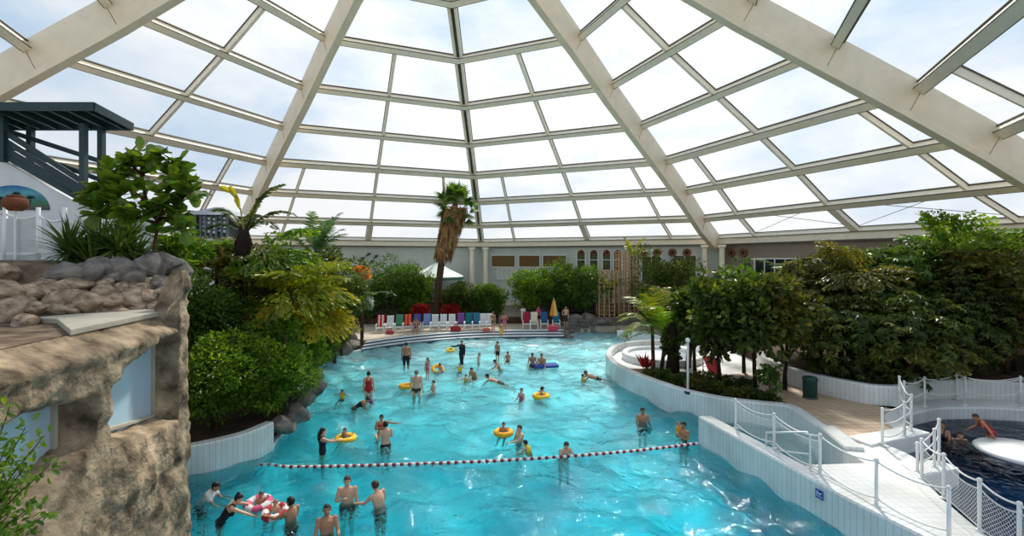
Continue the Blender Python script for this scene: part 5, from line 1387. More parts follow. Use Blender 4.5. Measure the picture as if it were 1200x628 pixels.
# fish plaques on the left far wall
fishm = mat('fish_plaque_dark', srgb(66, 74, 78), .5, .1)
for px, py in ((432, 298), (441, 300.5), (425, 303), (436, 306.5), (424, 311)):
    p, d, n2 = wallhit(px, -1, .08)
    t = empty('fish_plaque', (p.x, p.y, zat(py, p.y)), label='small dark fish plaque in the swarm on the left part of the far wall', cat='plaque', group='fish plaques on the far wall')
    t.rotation_euler = (0, R(-35), math.atan2(d.y, d.x))
    mb = MB(); mb.ell((0, 0, 0), (.24, .04, .12), nu=14, nv=8); mb.build('fish_body', fishm, t, smooth=True)
    mb = MB(); mb.add([(-.18, -.02, 0), (-.36, -.02, .14), (-.32, -.02, 0), (-.36, -.02, -.14), (-.18, .02, 0), (-.36, .02, .14), (-.32, .02, 0), (-.36, .02, -.14)], [(0, 1, 2), (0, 2, 3), (4, 6, 5), (4, 7, 6), (0, 4, 5, 1), (1, 5, 6, 2), (2, 6, 7, 3), (3, 7, 4, 0)]); mb.build('tail_fin', fishm, t)
    mb = MB(); mb.add([(-.05, -.02, .10), (.08, -.02, .11), (-.08, -.02, .22), (-.05, .02, .10), (.08, .02, .11), (-.08, .02, .22)], [(0, 1, 2), (3, 5, 4), (0, 3, 4, 1), (1, 4, 5, 2), (2, 5, 3, 0)]); mb.build('back_fin', fishm, t)
# stairway up to the terrace
for i in range(8):
    block('floor_terrace_stair', [(-.9, 41.6 + .3 * i), (.9, 41.6 + .3 * i), (.9, 44), (-.9, 44)], -.4, .5 + .175 * (i + 1), M['concrete'])
for sx_ in (-1.05, 1.05):
    mb = MB(); mb.add([(sx_ - .13, 41.3, .4), (sx_ + .13, 41.3, .4), (sx_ + .13, 44.1, .4), (sx_ - .13, 44.1, .4), (sx_ - .13, 41.3, .95), (sx_ + .13, 41.3, .95), (sx_ + .13, 44.1, 2.45), (sx_ - .13, 44.1, 2.45)], [(0, 1, 2, 3), (7, 6, 5, 4), (0, 4, 5, 1), (1, 5, 6, 2), (2, 6, 7, 3), (3, 7, 4, 0)])
    st(mb.build('wall_stair_cheek', M['rock_grey'], bevel=.03))
mb = MB(); mb.prism([(-19.8, 43.7), (-1.2, 43.7), (-1.2, 44.0), (-19.8, 44.0)], .4, 2.2); st(mb.build('wall_terrace_left', M['rock_grey']))
mb = MB(); mb.prism([(1.2, 43.7), (4.3, 43.8), (17, 41.2), (17, 41.5), (4.3, 44.1), (1.2, 44.0)], .4, 2.2); st(mb.build('wall_terrace_right', M['rock_grey']))
# big parasol on the terrace
t = empty('parasol', px_loc(512, 46.0, 1.9), label='large open pale parasol with green edging on the terrace behind the fan palm', cat='parasol')
cv = mat('parasol_pale_cloth', srgb(226, 236, 226), .8, .05, 2); cg = mat('parasol_green_cloth', srgb(92, 128, 116), .8, .08, 2)
mb = MB(); n = 8; rr = 2.75; zt, ze = zat(307, 46) - 1.9, zat(324, 46) - 1.9
top = (0, 0, zt); ring = [(rr * math.cos(2 * PI * i / n + .4), rr * math.sin(2 * PI * i / n + .4), ze) for i in range(n)]; mid = [(x * .5, y * .5, ze + (zt - ze) * .46) for x, y, z in ring]
mb.add([top] + mid + ring, [(0, 1 + i, 1 + (i + 1) % n) for i in range(n)] + [(1 + i, 9 + i, 9 + (i + 1) % n, 1 + (i + 1) % n) for i in range(n)]); o = mb.build('canopy', cv, t)
md = o.modifiers.new('thick', 'SOLIDIFY'); md.thickness = .02
mb = MB(); mb.add(ring + [(x * 1.0, y * 1.0, z - .28) for x, y, z in ring], [(i, (i + 1) % n, n + (i + 1) % n, n + i) for i in range(n)]); o = mb.build('valance', cg, t); md = o.modifiers.new('thick', 'SOLIDIFY'); md.thickness = .02
mb = MB(); mb.tube([(0, 0, 0), (0, 0, zt + .1)], .045, 10); mb.build('pole', M['bark'], t, smooth=True)
mb = MB(); mb.lathe([(0, 0), (.45, 0), (.45, .08), (.1, .14), (0, .14)], n=18); mb.build('base', M['rock_grey'], t)
for i in range(n):
    mb = MB(); mb.tube([(0, 0, zt - .05), (ring[i][0] * .98, ring[i][1] * .98, ze - .03)], .018, 5); mb.build('rib', M['bark'], t)
# agaves in pots beside the corner columns
for px, lab in ((566, 'dark potted agave between the two cream columns'), (579, 'dark potted agave right of the two cream columns')):
    t = empty('potted_agave', px_loc(px, 46.5, 1.9), label=lab, cat='plant')
    mb = MB(); mb.lathe([(0, 0), (.3, 0), (.38, .5), (.42, .55), (.36, .56), (.34, .48), (0, .48)], n=16); mb.build('pot', M['rock_grey'], t, smooth=True)
    mb = MB(); rng = np.random.default_rng(px); n_ = 34; dd = rnd_dirs(rng, n_); dd[:, 2] = abs(dd[:, 2]) + .5
    add_leaves(mb, rng, np.tile((0, 0, .5), (n_, 1)), dd, rnd_dirs(rng, n_), rng.uniform(.9, 1.5, n_), np.full(n_, .16), 'sword'); mb.build('leaves', M['lf_blue'], t, fixn=False)
# timber trellis towers
M['timber'] = mat('pale_timber', srgb(186, 150, 112), .7, .12, 8)
def trellis(pxs, py0, d, label, dep_=1.1):
    t = empty('timber_trellis', px_loc(pxs[0], d, 1.2), label=label, cat='trellis'); b = t.location; h = zat(py0, d) - 1.2
    x0, x1 = xat(pxs[0], d) - b.x, xat(pxs[-1], d) - b.x
    for yy in (0, dep_):
        for px in pxs:
            mb = MB(); x = xat(px, d) - b.x; mb.box((x, yy, h / 2), (.11, .11, h)); mb.build('upright', M['timber'], t)
        k = int(h / .34)
        for j in range(k):
            mb = MB(); mb.box(((x0 + x1) / 2, yy - .06, .2 + j * .34), (x1 - x0 + .1, .04, .06)); mb.build('rung', M['timber'], t)
    for x in (x0, x1):
        for j in range(int(h / .68)):
            mb = MB(); mb.box((x, dep_ / 2, .3 + j * .68), (.04, dep_, .06)); mb.build('side_rung', M['timber'], t)
    for x in (x0, x1):
        mb = MB(); mb.box((x, dep_ / 2, h - .05), (.1, dep_ + .2, .1)); mb.build('top_rail', M['timber'], t)
trellis((702, 708, 714, 720), 316, 40.6, 'shorter left tower of the pale timber ladder trellis on the stone wall')
trellis((725, 731, 737, 743, 748), 294, 40.9, 'taller right tower of the pale timber ladder trellis on the stone wall')
mb = MB(); mb.box((9.1, 41.3, .35), (4.2, 2.6, 1.68)); st(mb.build('wall_trellis_base', M['rock_grey'], bevel=.05))
for i, (px, py, d, wp) in enumerate([(658, 386, 38.6, 14), (662, 391, 37.9, 14), (667, 397, 37.2, 14)]):
    boulder(px, py, d, wp, RD, 'dark rock in the short row beside the right end of the pool steps', 'dark rocks at the right end of the steps', i, sq=.7)
for i, (px, py, d, wp) in enumerate([(672, 372, 40.4, 22), (690, 371, 40.4, 20), (706, 376, 39.9, 22)]):
    boulder(px, py, d, wp, RD, 'grey rock lying on top of the stone wall left of the timber trellis', 'grey rocks on the stone wall', i, sq=.5)

# deck chairs
M['plastic'] = mat('white_plastic_chair', (.80, .80, .78), .4, .04, 5)
def chair_tree(loc_, rz, label, group=None):
    t = empty('deck_chair', loc_, rz, label=label, cat='chair', group=group)
    mb = MB(); 
    for k in range(6): mb.box((0, -.30 - .10 * 0 + .02 + k * .0, .0), (.001, .001, .001)) if False else None
    # seat of slats
    for k in range(6): mb.box((0, -.40 + k * .105, .40 + k * -.006), (.54, .085, .03))
    mb.box((-.26, -.12, .37), (.04, .66, .05)); mb.box((.26, -.12, .37), (.04, .66, .05)); mb.build('seat', M['plastic'], t)
    mb = MB(); rot = Matrix.Rotation(R(-20), 3, 'X')
    for k in range(6): mb.box(Vector((-.225 + k * .09, .20, .38)) + rot @ Vector((0, 0, .42)), (.07, .03, .84), rot)
    mb.box(Vector((0, .20, .38)) + rot @ Vector((0, 0, .85)), (.54, .035, .09), rot); mb.box(Vector((0, .20, .38)) + rot @ Vector((0, 0, .25)), (.54, .035, .06), rot)
    mb.build('backrest', M['plastic'], t)
    for sx_ in (-1, 1):
        mb = MB(); mb.bar((sx_ * .29, -.42, .62), (sx_ * .29, .30, .66), .06, .035, (0, 0, 1)); mb.build('armrest', M['plastic'], t)
        mb = MB(); mb.bar((sx_ * .29, -.44, 0), (sx_ * .29, -.38, .62), .05, .05, (0, 1, 0)); mb.build('leg', M['plastic'], t)
        mb = MB(); mb.bar((sx_ * .29, .40, 0), (sx_ * .29, .22, .66), .05, .05, (0, 1, 0)); mb.build('leg', M['plastic'], t)
    return t
def towel(loc_, rz, col, label, stripe=None):
    t = MB(); rot = Matrix.Rotation(R(-20), 3, 'X'); n = 10
    P = []
    prof = [(.20 - .06, .42), (.20 - .04, .62), (.2 + .14, 1.0), (.2 + .235, 1.245), (.2 + .275, 1.285), (.2 + .32, 1.26), (.2 + .26, .95)]
    for i, (y, z) in enumerate(prof):
        for j in range(7): P.append((-.28 + .56 * j / 6, y - .012 * math.sin(j * 1.9 + i), z + .008 * math.sin(j * 2.3)))
    fs = [(i * 7 + j, i * 7 + j + 1, (i + 1) * 7 + j + 1, (i + 1) * 7 + j) for i in range(len(prof) - 1) for j in range(6)]
    t.add(P, fs)
    mats = [mat('towel_cloth', col, .9, .12, 6, .3, 60)]
    if stripe:
        mats.append(mat('towel_stripe', stripe, .9, .1, 6, .3, 60)); t.m = [1 if (i % 6) in (1, 4) else 0 for i in range(len(fs))]
    o = t.build('towel', mats, smooth=True); md = o.modifiers.new('thick', 'SOLIDIFY'); md.thickness = .02
    o.location = loc_; o.rotation_euler = (0, 0, rz); return tag(o, label, 'towel')
proto = None
W_ = 'white plastic deck chair without towel in the far row'
CH = [(445, 'red', srgb(190, 50, 48), srgb(226, 214, 206)), (456, None), (467, 'green', srgb(70, 134, 100)), (477, 'bright red', srgb(206, 46, 36), srgb(226, 130, 90)), (488, 'dark blue', srgb(70, 84, 150)), (499.5, 'pale blue', srgb(116, 138, 184)),
      (509, None), (519, None), (529, None), (539.5, 'purple', srgb(116, 76, 136)), (549, 'teal', srgb(24, 108, 118)), (558, 'steel blue', srgb(52, 106, 136)), (566, None), (574, None),
      (617, 'crimson', srgb(150, 34, 50)), (626, 'cream', srgb(216, 206, 178)), (638, 'navy', srgb(44, 82, 124)), (652, 'turquoise', srgb(40, 110, 140))]
for i, c in enumerate(CH):
    px = c[0]; py = interp(px, [(440, 390.2), (500, 387.8), (580, 386), (660, 384.5)])
    p = at(px, py, .50); p.y += .2; rz = math.atan2(-(p.x - 0), 34) * .5
    if c[1] is None: lab, g = W_, 'bare white deck chairs in the far row'
    else: lab, g = 'white plastic deck chair under the %s towel on the far deck' % c[1], None
    if proto is None: proto = o = chair_tree(p, rz, lab, g)
    else:
        o = copy_tree(proto, p, rz, 1.0, lab)
        if 'group' in o: del o['group']
        if g: o['group'] = g
    if c[1]: towel(p, rz, c[2], '%s towel hung over the back of a deck chair on the far deck' % c[1], c[3] if len(c) > 3 else None)
# bags on the deck
def bag(px, py, col, lab, s=1.0):
    p = at(px, py, .5); t = empty('beach_bag', p, label=lab, cat='bag'); m_ = mat('bag_cloth', col, .7, .1, 5)
    mb = MB(); mb.add([(-.34 * s, -.16 * s, 0), (.34 * s, -.16 * s, 0), (.34 * s, .16 * s, 0), (-.34 * s, .16 * s, 0), (-.38 * s, -.19 * s, .18 * s), (.38 * s, -.19 * s, .18 * s), (.38 * s, .19 * s, .18 * s), (-.38 * s, .19 * s, .18 * s), (-.3 * s, -.07 * s, .36 * s), (.3 * s, -.07 * s, .36 * s), (.3 * s, .07 * s, .36 * s), (-.3 * s, .07 * s, .36 * s)],
                     [(3, 2, 1, 0), (8, 9, 10, 11)] + [(i, (i + 1) % 4, 4 + (i + 1) % 4, 4 + i) for i in range(4)] + [(4 + i, 4 + (i + 1) % 4, 8 + (i + 1) % 4, 8 + i) for i in range(4)]); mb.build('body', m_, t, bevel=.04)
    for y in (-.09, .09):
        mb = MB(); mb.tube([(-.16 * s, y * s, .33 * s), (-.1 * s, y * s, .5 * s), (.1 * s, y * s, .5 * s), (.16 * s, y * s, .33 * s)], .018 * s, 6); mb.build('handle', m_, t, smooth=True)
bag(534, 388, srgb(140, 26, 34), 'dark red beach bag on the deck before the bare white chairs', 1.1)
bag(457, 391.5, srgb(170, 66, 70), 'pinkish red beach bag before the second deck chair from the left', .8)
bag(648, 387.5, srgb(196, 60, 84), 'pink-red beach bag lying on the deck before the closed orange parasol', 1.1)
bag(570, 388.5, srgb(196, 96, 70), 'orange-red beach bag before the last bare white chairs', .8)
# closed parasol
p = at(649, 383.5, .5); t = empty('closed_parasol', p, label='closed orange and yellow parasol standing among the chairs at the right', cat='parasol')
om = mat('parasol_orange', srgb(222, 140, 56), .8, .1); ym = mat('parasol_yellow', srgb(232, 196, 110), .8, .1)
mb = MB(); n = 16
prof = [(.03, 2.35), (.10, 2.2), (.22, 1.7), (.33, 1.2), (.36, .98), (.30, .95)]
for (r_, z) in prof:
    for k in range(n): a = 2 * PI * k / n; q = r_ * (1 if k % 2 else .72); mb.v.append((q * math.cos(a), q * math.sin(a), z))
for i in range(len(prof) - 1):
    for k in range(n): mb.f.append((i * n + k, i * n + (k + 1) % n, (i + 1) * n + (k + 1) % n, (i + 1) * n + k)); mb.m.append((k // 4) % 2)
mb.build('folded_canopy', [om, ym], t)
mb = MB(); mb.tube([(0, 0, 0), (0, 0, 2.45)], .025, 8); mb.build('pole', M['white'], t)
mb = MB(); mb.lathe([(0, 0), (.3, 0), (.3, .06), (.06, .12), (0, .12)], n=16); mb.build('base', M['white'], t)
# white round basin on the island terrace
t = empty('round_basin', (8.4, 26.6, .55), label='round white basin on the sunny island terrace behind the planter trees', cat='basin')
mb = MB(); mb.lathe([(2.15, -.02), (2.2, .30), (2.12, .38), (1.9, .38), (1.82, .30), (1.8, .05)], n=48); mb.build('rim', M['white'], t, smooth=True)
mb = MB(); mb.lathe([(0, .20), (1.81, .20)], n=48); mb.build('bubbling_water', mat('foaming_water', (.80, .86, .88), .3, .08, 6, .6, 12), t, smooth=True)
mb = MB(); mb.lathe([(0, .02), (1.83, .03)], n=48); mb.build('bottom', M['white'], t)
# red seat pad / slide toy glimpsed on the terrace
t = empty('red_slide_toy', (9.9, 23.6, .55), label='small red and white play slide behind the island trees', cat='toy')
mb = MB(); mb.add([(-.3, -.6, .05), (.3, -.6, .05), (.3, .2, .75), (-.3, .2, .75), (-.3, -.6, 0), (.3, -.6, 0), (.3, .2, .68), (-.3, .2, .68)], [(0, 1, 2, 3), (7, 6, 5, 4), (0, 4, 5, 1), (1, 5, 6, 2), (2, 6, 7, 3), (3, 7, 4, 0)]); mb.build('chute', mat('toy_red', srgb(190, 44, 60), .4, .05), t)
for sx_ in (-.3, .3):
    mb = MB(); mb.tube([(sx_, .2, 0), (sx_, .2, 1.0), (sx_, .05, 1.05)], .03, 8); mb.build('side_post', M['white'], t)
mb = MB(); 
for k in range(3): mb.tube([(-.3, .28, .2 + k * .2), (.3, .28, .2 + k * .2)], .02, 6)
mb.tube([(-.3, .2, .2), (-.3, .3, .2)], .02, 6); mb.build('ladder_rungs', M['white'], t)
# ------------------------------------------------------------------ people
def V(*a): return Vector(a)
SK = {'light': mat('skin_light', srgb(214, 166, 136), .55, .05, 6), 'tan': mat('skin_tan', srgb(178, 126, 94), .55, .06, 6), 'dark': mat('skin_dark', srgb(124, 84, 62), .55, .06, 6)}
HR = {'black': mat('hair_black', srgb(28, 22, 20), .6, .2, 30), 'brown': mat('hair_brown', srgb(70, 46, 32), .6, .2, 30), 'grey': mat('hair_grey', srgb(120, 110, 102), .6, .2, 30), 'fair': mat('hair_fair', srgb(150, 112, 70), .6, .2, 30)}
CL = {}
def cloth(c):
    if c not in CL:
        T = {'black': (24, 24, 28), 'navy': (34, 40, 66), 'pink': (206, 86, 122), 'red': (180, 36, 46), 'purple': (110, 50, 110), 'yellow': (236, 190, 30), 'green': (70, 110, 60), 'white': (220, 216, 212), 'olive': (60, 60, 50), 'blue': (50, 80, 150), 'grey': (110, 112, 116), 'amber': (236, 172, 40)}
        CL[c] = mat('cloth_' + c, srgb(*T[c]), .75, .08, 8)
    return CL[c]
M['eye'] = mat('eye_dark', srgb(30, 24, 22), .3, .1); M['lips'] = mat('lips', srgb(150, 84, 76), .5, .05)

ARM = {'down': ((.16, .05, -1), (.05, .22, -1)), 'fwd': ((.18, .85, -.45), (-.02, 1, .05)), 'out': ((1, .12, -.30), (.8, .55, .05)), 'up': ((.45, .15, .95), (-.1, .1, 1)),
       'hip': ((.55, -.15, -.8), (-.45, .65, -.5)), 'bent': ((.25, .2, -.95), (-.15, .95, .25)), 'chest': ((.25, .25, -.9), (-.75, .55, .45)), 'rest': ((.2, .25, -.9), (.05, .9, -.35)), 'reach': ((.25, .9, .15), (.05, 1, .1)), 'swim': ((.4, .75, .35), (.1, 1, .25)), 'back': ((.2, -.45, -.8), (.15, -.2, -.95)), 'side': ((1, 0, -.1), (1, .15, .05))}
LEG = {'stand': ((.04, .02, -1), (.0, -.02, -1)), 'walkL': ((.05, .32, -1), (.02, -.10, -1)), 'walkR': ((.05, -.22, -1), (.02, -.35, -1)), 'sit': ((.16, 1, -.06), (.03, .12, -1)), 'float': ((.2, .85, -.25), (.05, .55, -.8)), 'flat': ((.12, .15, -1), (.04, -.1, -1)), 'kneel': ((.12, .6, -.8), (.05, -.5, -.8))}

def person(label, px, py, height=1.75, face=180, arms='down', legs='stand', lean=0, pitch=0, wl=None, zfoot=None, skin='light', hair='black', hairlen=0, top=None, bottom=('trunks', 'black'), vox=.013, headk=1.0, twist=0, pos=None, build_=1.0, roll=0, head_up=0, bands=None):
    """wl: body height (of 1.75) at the water line; zfoot: height of the feet; otherwise feet on the basin floor"""
    s = height / 1.75
    al, ar = arms if isinstance(arms, tuple) else (arms, arms)
    ll, lr = legs if isinstance(legs, tuple) else (legs, legs)
    kid = height < 1.45
    hk = headk * (1.22 if kid else 1.0); bw = build_
    pel = V(0, 0, .94)
    Rl = Matrix.Rotation(-R(lean), 3, 'X') @ Matrix.Rotation(R(twist), 3, 'Z')
    def up(p): return pel + Rl @ (V(*p) - pel)
    waist, chest, neck = up((0, -.005, 1.10)), up((0, 0, 1.29)), up((0, -.015, 1.46))
    hd = up((0, .015, 1.60 + .03 * (hk - 1)))
    Rh = Rl @ Matrix.Rotation(R(head_up), 3, 'X')
    hd = neck + Rh @ (Rl.transposed() @ (hd - neck))
    mb = MB(); bones = []
    def loft(rows, n=14):
        vs = []; fs = []
        for c, ax_, ay_ in rows:
            for k in range(n): a = 2 * PI * k / n; vs.append(c + ax_ * math.cos(a) + ay_ * math.sin(a))
        m = len(rows)
        for i in range(m - 1):
            for k in range(n): fs.append((i * n + k, i * n + (k + 1) % n, (i + 1) * n + (k + 1) % n, (i + 1) * n + k))
        fs += [tuple(range(n - 1, -1, -1)), tuple((m - 1) * n + k for k in range(n))]
        mb.add(vs, fs)
    X, Y = V(1, 0, 0), V(0, 1, 0); RX, RY = Rl @ X, Rl @ Y
    fem = bottom and bottom[0] in ('suit', 'full')
    k_ = .93 if fem else 1.0
    loft([(V(0, 0, .82), X * .11 * bw, Y * .085 * bw), (V(0, 0, .90), X * .165 * bw, Y * .115 * bw), (pel + V(0, 0, .05), X * .165 * bw, Y * .112 * bw), (waist, (X + RX) * .5 * .135 * bw * k_, (Y + RY) * .5 * .098 * bw),
          (chest, RX * .165 * bw * k_, RY * .118 * bw), (up((0, 0, 1.37)), RX * .168 * k_, RY * .105 * bw), (up((0, -.01, 1.43)), RX * .125, RY * .075), (up((0, -.01, 1.475)), RX * .06, RY * .055)])
    if fem and not kid:
        for sg in (-1, 1): mb.ell(up((sg * .075, .085, 1.27)), (.07, .06, .065), nu=10, nv=8)
    bones += [('torso', V(0, 0, .84), chest), ('torso2', chest, neck)]
    mb.tube([neck - Rl @ V(0, 0, .05), hd - Rh @ V(0, .02, .05)], [.056, .05], 10)
    # head: skull, jaw, nose, ears, brow
    def H(x, y, z): return hd + Rh @ (V(x, y, z) * hk)
    mb.ell(H(0, -.01, .035), (.076 * hk, .094 * hk, .088 * hk), Rh, 16, 12); mb.ell(H(0, .025, -.035), (.060 * hk, .070 * hk, .078 * hk), Rh, 14, 10)
    mb.ell(H(0, .06, -.092), (.03 * hk, .028 * hk, .022 * hk), Rh, 8, 6)
    mb.tube([H(0, .088, .02), H(0, .112, -.028)], [.010 * hk, .019 * hk], 8); mb.ell(H(0, .10, -.032), (.019 * hk, .018 * hk, .013 * hk), Rh, 8, 6)
    for sg in (-1, 1): mb.ell(H(sg * .078, -.005, -.005), (.014 * hk, .022 * hk, .034 * hk), Rh, 8, 8)
    bones.append(('head', hd - Rh @ V(0, 0, .06), hd + Rh @ V(0, 0, .06))); bones.append(('neck', neck, hd - Rh @ V(0, .0, .09)))
    # arms with palm, four fingers and thumb
    for sg, nm in ((-1, al), (1, ar)):
        ua, fa = [(V(*d)).normalized() for d in ARM[nm]]
        ua = Rl @ V(ua.x * sg, ua.y, ua.z); fa = Rl @ V(fa.x * sg, fa.y, fa.z); fa.normalize()
        sh = up((sg * .178 * k_ * (.5 + bw * .5), -.005, 1.405)); el_ = sh + ua * .285; wr = el_ + fa * .25
        mb.ell(sh, (.062 * bw, .058, .062), nu=10, nv=8)
        mb.tube([up((sg * .10, 0, 1.40)), sh, sh.lerp(el_, .4), el_], [.05, .056 * bw, .05 * bw, .038], 10)
        mb.tube([el_ - ua * .01, el_.lerp(wr, .3), wr], [.039, .043 * bw, .026], 10)
        bones += [('uarm', sh, el_), ('farm', el_, wr + fa * .15)]
        pn = fa.cross(V(0, 0, 1)); pn = pn.normalized() if pn.length > .2 else V(sg, 0, 0)
        sd_ = pn; nrm = sd_.cross(fa).normalized()
        Rp = Matrix((sd_, fa, nrm)).transposed()
        mb.ell(wr + fa * .052, (.042, .054, .017), Rp, 10, 8)
        for q, (off, ln_) in enumerate(((-.031, .068), (-.0105, .082), (.0105, .077), (.030, .060))):
            b0 = wr + fa * .085 + sd_ * off * sg; spread = sd_ * off * .35 * sg; cu = -nrm if nrm.z > 0 else nrm
            mb.tube([b0, b0 + fa * ln_ * .5 + spread * .5 + cu * .006, b0 + fa * ln_ * .95 + spread + cu * .024], [.0098, .0092, .0078], 6)
        t0 = wr + fa * .035 - sd_ * .034 * sg
        mb.tube([t0, t0 + fa * .03 - sd_ * .022 * sg, t0 + fa * .06 - sd_ * .028 * sg], [.0125, .0115, .009], 6)
    for sg, nm in ((-1, ll), (1, lr)):
        th, sh_ = [(V(*d)).normalized() for d in LEG[nm]]
        th = V(th.x * sg, th.y, th.z); sh_ = V(sh_.x * sg, sh_.y, sh_.z)
        hp = V(sg * .085 * bw, 0, .90); kn = hp + th * .42; an = kn + sh_ * .42
        mb.tube([hp + V(0, 0, .03), hp.lerp(kn, .25), hp.lerp(kn, .6), kn], [.085 * bw, .084 * bw, .070 * bw, .052], 12)
        mb.tube([kn, kn.lerp(an, .3), kn.lerp(an, .7), an], [.052, .055 * bw, .042, .036], 12)
        f_ = V(.12 * sg, 1, 0) if abs(sh_.z) > .5 else V(0, .3, .9)
        f_.normalize(); dn = V(0, 0, -1) if abs(sh_.z) > .5 else sh_
        mb.tube([an - f_ * .05 + dn * .03, an + f_ * .05 + dn * .035, an + f_ * .15 + dn * .05], [.036, .04, .026], 8); mb.ell(an + f_ * .155 + dn * .055, (.036, .036, .016), nu=8, nv=6)
        bones += [('thigh', hp, kn), ('shin', kn, an)]
    me = bpy.data.meshes.new('tmp'); me.from_pydata([tuple(p) for p in mb.v], [], mb.f); me.update()
    ob = bpy.data.objects.new('tmp', me); COL.objects.link(ob)
    md = ob.modifiers.new('r', 'REMESH'); md.mode = 'VOXEL'; md.voxel_size = vox / max(.75, min(1, s)) * (1.0); md.use_smooth_shade = True
    sm = ob.modifiers.new('s', 'SMOOTH'); sm.factor = .5; sm.iterations = 2
    dg = bpy.context.evaluated_depsgraph_get(); body = bpy.data.meshes.new_from_object(ob.evaluated_get(dg)); body.name = 'body'
    bpy.data.objects.remove(ob); bpy.data.meshes.remove(me)
    nv = len(body.vertices); co = np.empty(nv * 3); body.vertices.foreach_get('co', co); co = co.reshape(-1, 3)
    no = np.empty(nv * 3); body.vertices.foreach_get('normal', no); no = no.reshape(-1, 3)
    best = np.full(nv, 9e9); bi = np.zeros(nv, int); bt = np.zeros(nv)
    for i, (nm, a, b) in enumerate(bones):
        a = np.array(a); b = np.array(b); d = b - a; t = np.clip(((co - a) @ d) / (d @ d), 0, 1)
        dist = np.linalg.norm(co - a - t[:, None] * d, axis=1) - {'torso': .10, 'torso2': .10, 'head': .07, 'thigh': .06, 'shin': .045, 'uarm': .045, 'farm': .03, 'neck': .05}[nm]
        w_ = dist < best; best[w_] = dist[w_]; bi[w_] = i; bt[w_] = t[w_]
    bn = np.array([b[0] for b in bones])[bi]
    # head-local coordinates
    hl = (co - np.array(hd)) @ np.array(Rh) / hk
    # place
    if pos is not None: loc_ = Vector(pos)
    else:
        loc_ = at(px, py, 0)
        if wl is not None: loc_.z = -wl * s
        elif zfoot is not None: loc_.z = zfoot
        else: loc_.z = -depth(loc_.y)
    t = empty('person', loc_, label=label, cat='person')
    t.scale = (s, s, s)
    Mx = Matrix.Rotation(R(face), 3, 'Z')
    Mp = Mx @ Matrix.Rotation(-R(pitch), 3, 'X') @ Matrix.Rotation(R(roll), 3, 'Y')
    pivot = V(0, 0, .94)
    rotM = Mp
    def place(o):
        me_ = o.data; n_ = len(me_.vertices); c = np.empty(n_ * 3); me_.vertices.foreach_get('co', c); c = c.reshape(-1, 3)
        c = (c - np.array(pivot)) @ np.array(rotM).T + np.array(pivot); me_.vertices.foreach_set('co', c.ravel()); me_.update()
    def obj_(name, me_, m_):
        me_.materials.clear(); me_.materials.append(m_); o = bpy.data.objects.new(name, me_); link(o, t); place(o); return o
    fv = [tuple(p.vertices) for p in body.polygons]
    def region(name, mask, off, m_, extra=None):
        keep = [f for f in fv if all(mask[i] for i in f)]
        if len(keep) < 6: return None
        ids = sorted({i for f in keep for i in f}); mp_ = {j: i for i, j in enumerate(ids)}
        b = MB(); b.v = [tuple(co[i] + no[i] * (off if not hasattr(off, '__len__') else off[i])) for i in ids]; b.f = [tuple(mp_[i] for i in f) for f in keep]; b.m = [0] * len(keep)
        if extra: extra(b)
        o = b.build(name, m_, None, smooth=True, fixn=False); COL.objects.unlink(o); me_ = o.data; bpy.data.objects.remove(o)
        return obj_(name, me_, m_)
    obj_('body', body, SK[skin])
    # hair
    hm = (bn == 'head') & ((hl[:, 2] > .058) | ((hl[:, 1] < -.012) & (hl[:, 2] > -.085)) | ((hl[:, 1] < .03) & (hl[:, 2] > .025)))
    def long_hair(b):
        if hairlen > 0: b.tube([H(0, -.085, .03), H(0, -.115, -.07), H(0, -.125, -.10 - hairlen * .5), H(0, -.11, -.10 - hairlen)], [.05 * hk, .062 * hk, .055 * hk, .02], 10, flat=1.0)
        elif hairlen < 0: b.ell(H(0, -.07, .115), (.045 * hk, .045 * hk, .04 * hk), nu=10, nv=8)
    region('hair', hm | (bn == 'none'), .012 * hk + .010 * hk * (hairlen > 0), HR[hair] if bottom is None or bottom[0] != 'full' else cloth(bottom[1]), long_hair if bottom is None or bottom[0] != 'full' else None)
    for sg in (-1, 1):
        b = MB(); b.ell(H(sg * .032, .083, .012), (.013 * hk, .008 * hk, .008 * hk), Rh, 8, 6); o = b.build('eye', M['eye'], t, smooth=True); place(o)
    b = MB(); b.ell(H(0, .088, -.066), (.024 * hk, .008 * hk, .007 * hk), Rh, 8, 6); o = b.build('mouth', M['lips'], t, smooth=True); place(o)
    tor = (bn == 'torso'); tor2 = (bn == 'torso2')
    if bottom:
        kind_, c_ = bottom
        if kind_ == 'trunks': region('swim_trunks', (tor & (bt < .34)) | ((bn == 'thigh') & (bt < .62)), .010, cloth(c_))
        elif kind_ == 'shorts': region('swim_shorts', (tor & (bt < .36)) | (bn == 'thigh'), .014, cloth(c_))
        elif kind_ == 'briefs': region('swim_briefs', (tor & (bt < .30)) | ((bn == 'thigh') & (bt < .16)), .008, cloth(c_))
        elif kind_ == 'suit':
            back = ((co - np.array(chest)) @ np.array(RY))
            zc = (co - np.array(neck)) @ np.array(Rl @ V(0, 0, 1)); xc = np.abs((co - np.array(neck)) @ np.array(RX))
            region('swimsuit', tor | ((bn == 'thigh') & (bt < .12)) | (tor2 & ((zc < -.13) | ((xc > .055) & (xc < .10)))), .008, cloth(c_))
        elif kind_ == 'full': region('burkini', (bn != 'head') & ~((bn == 'farm') & (bt > .72)) & ~((bn == 'shin') & (bt > .85)), .014, cloth(c_))
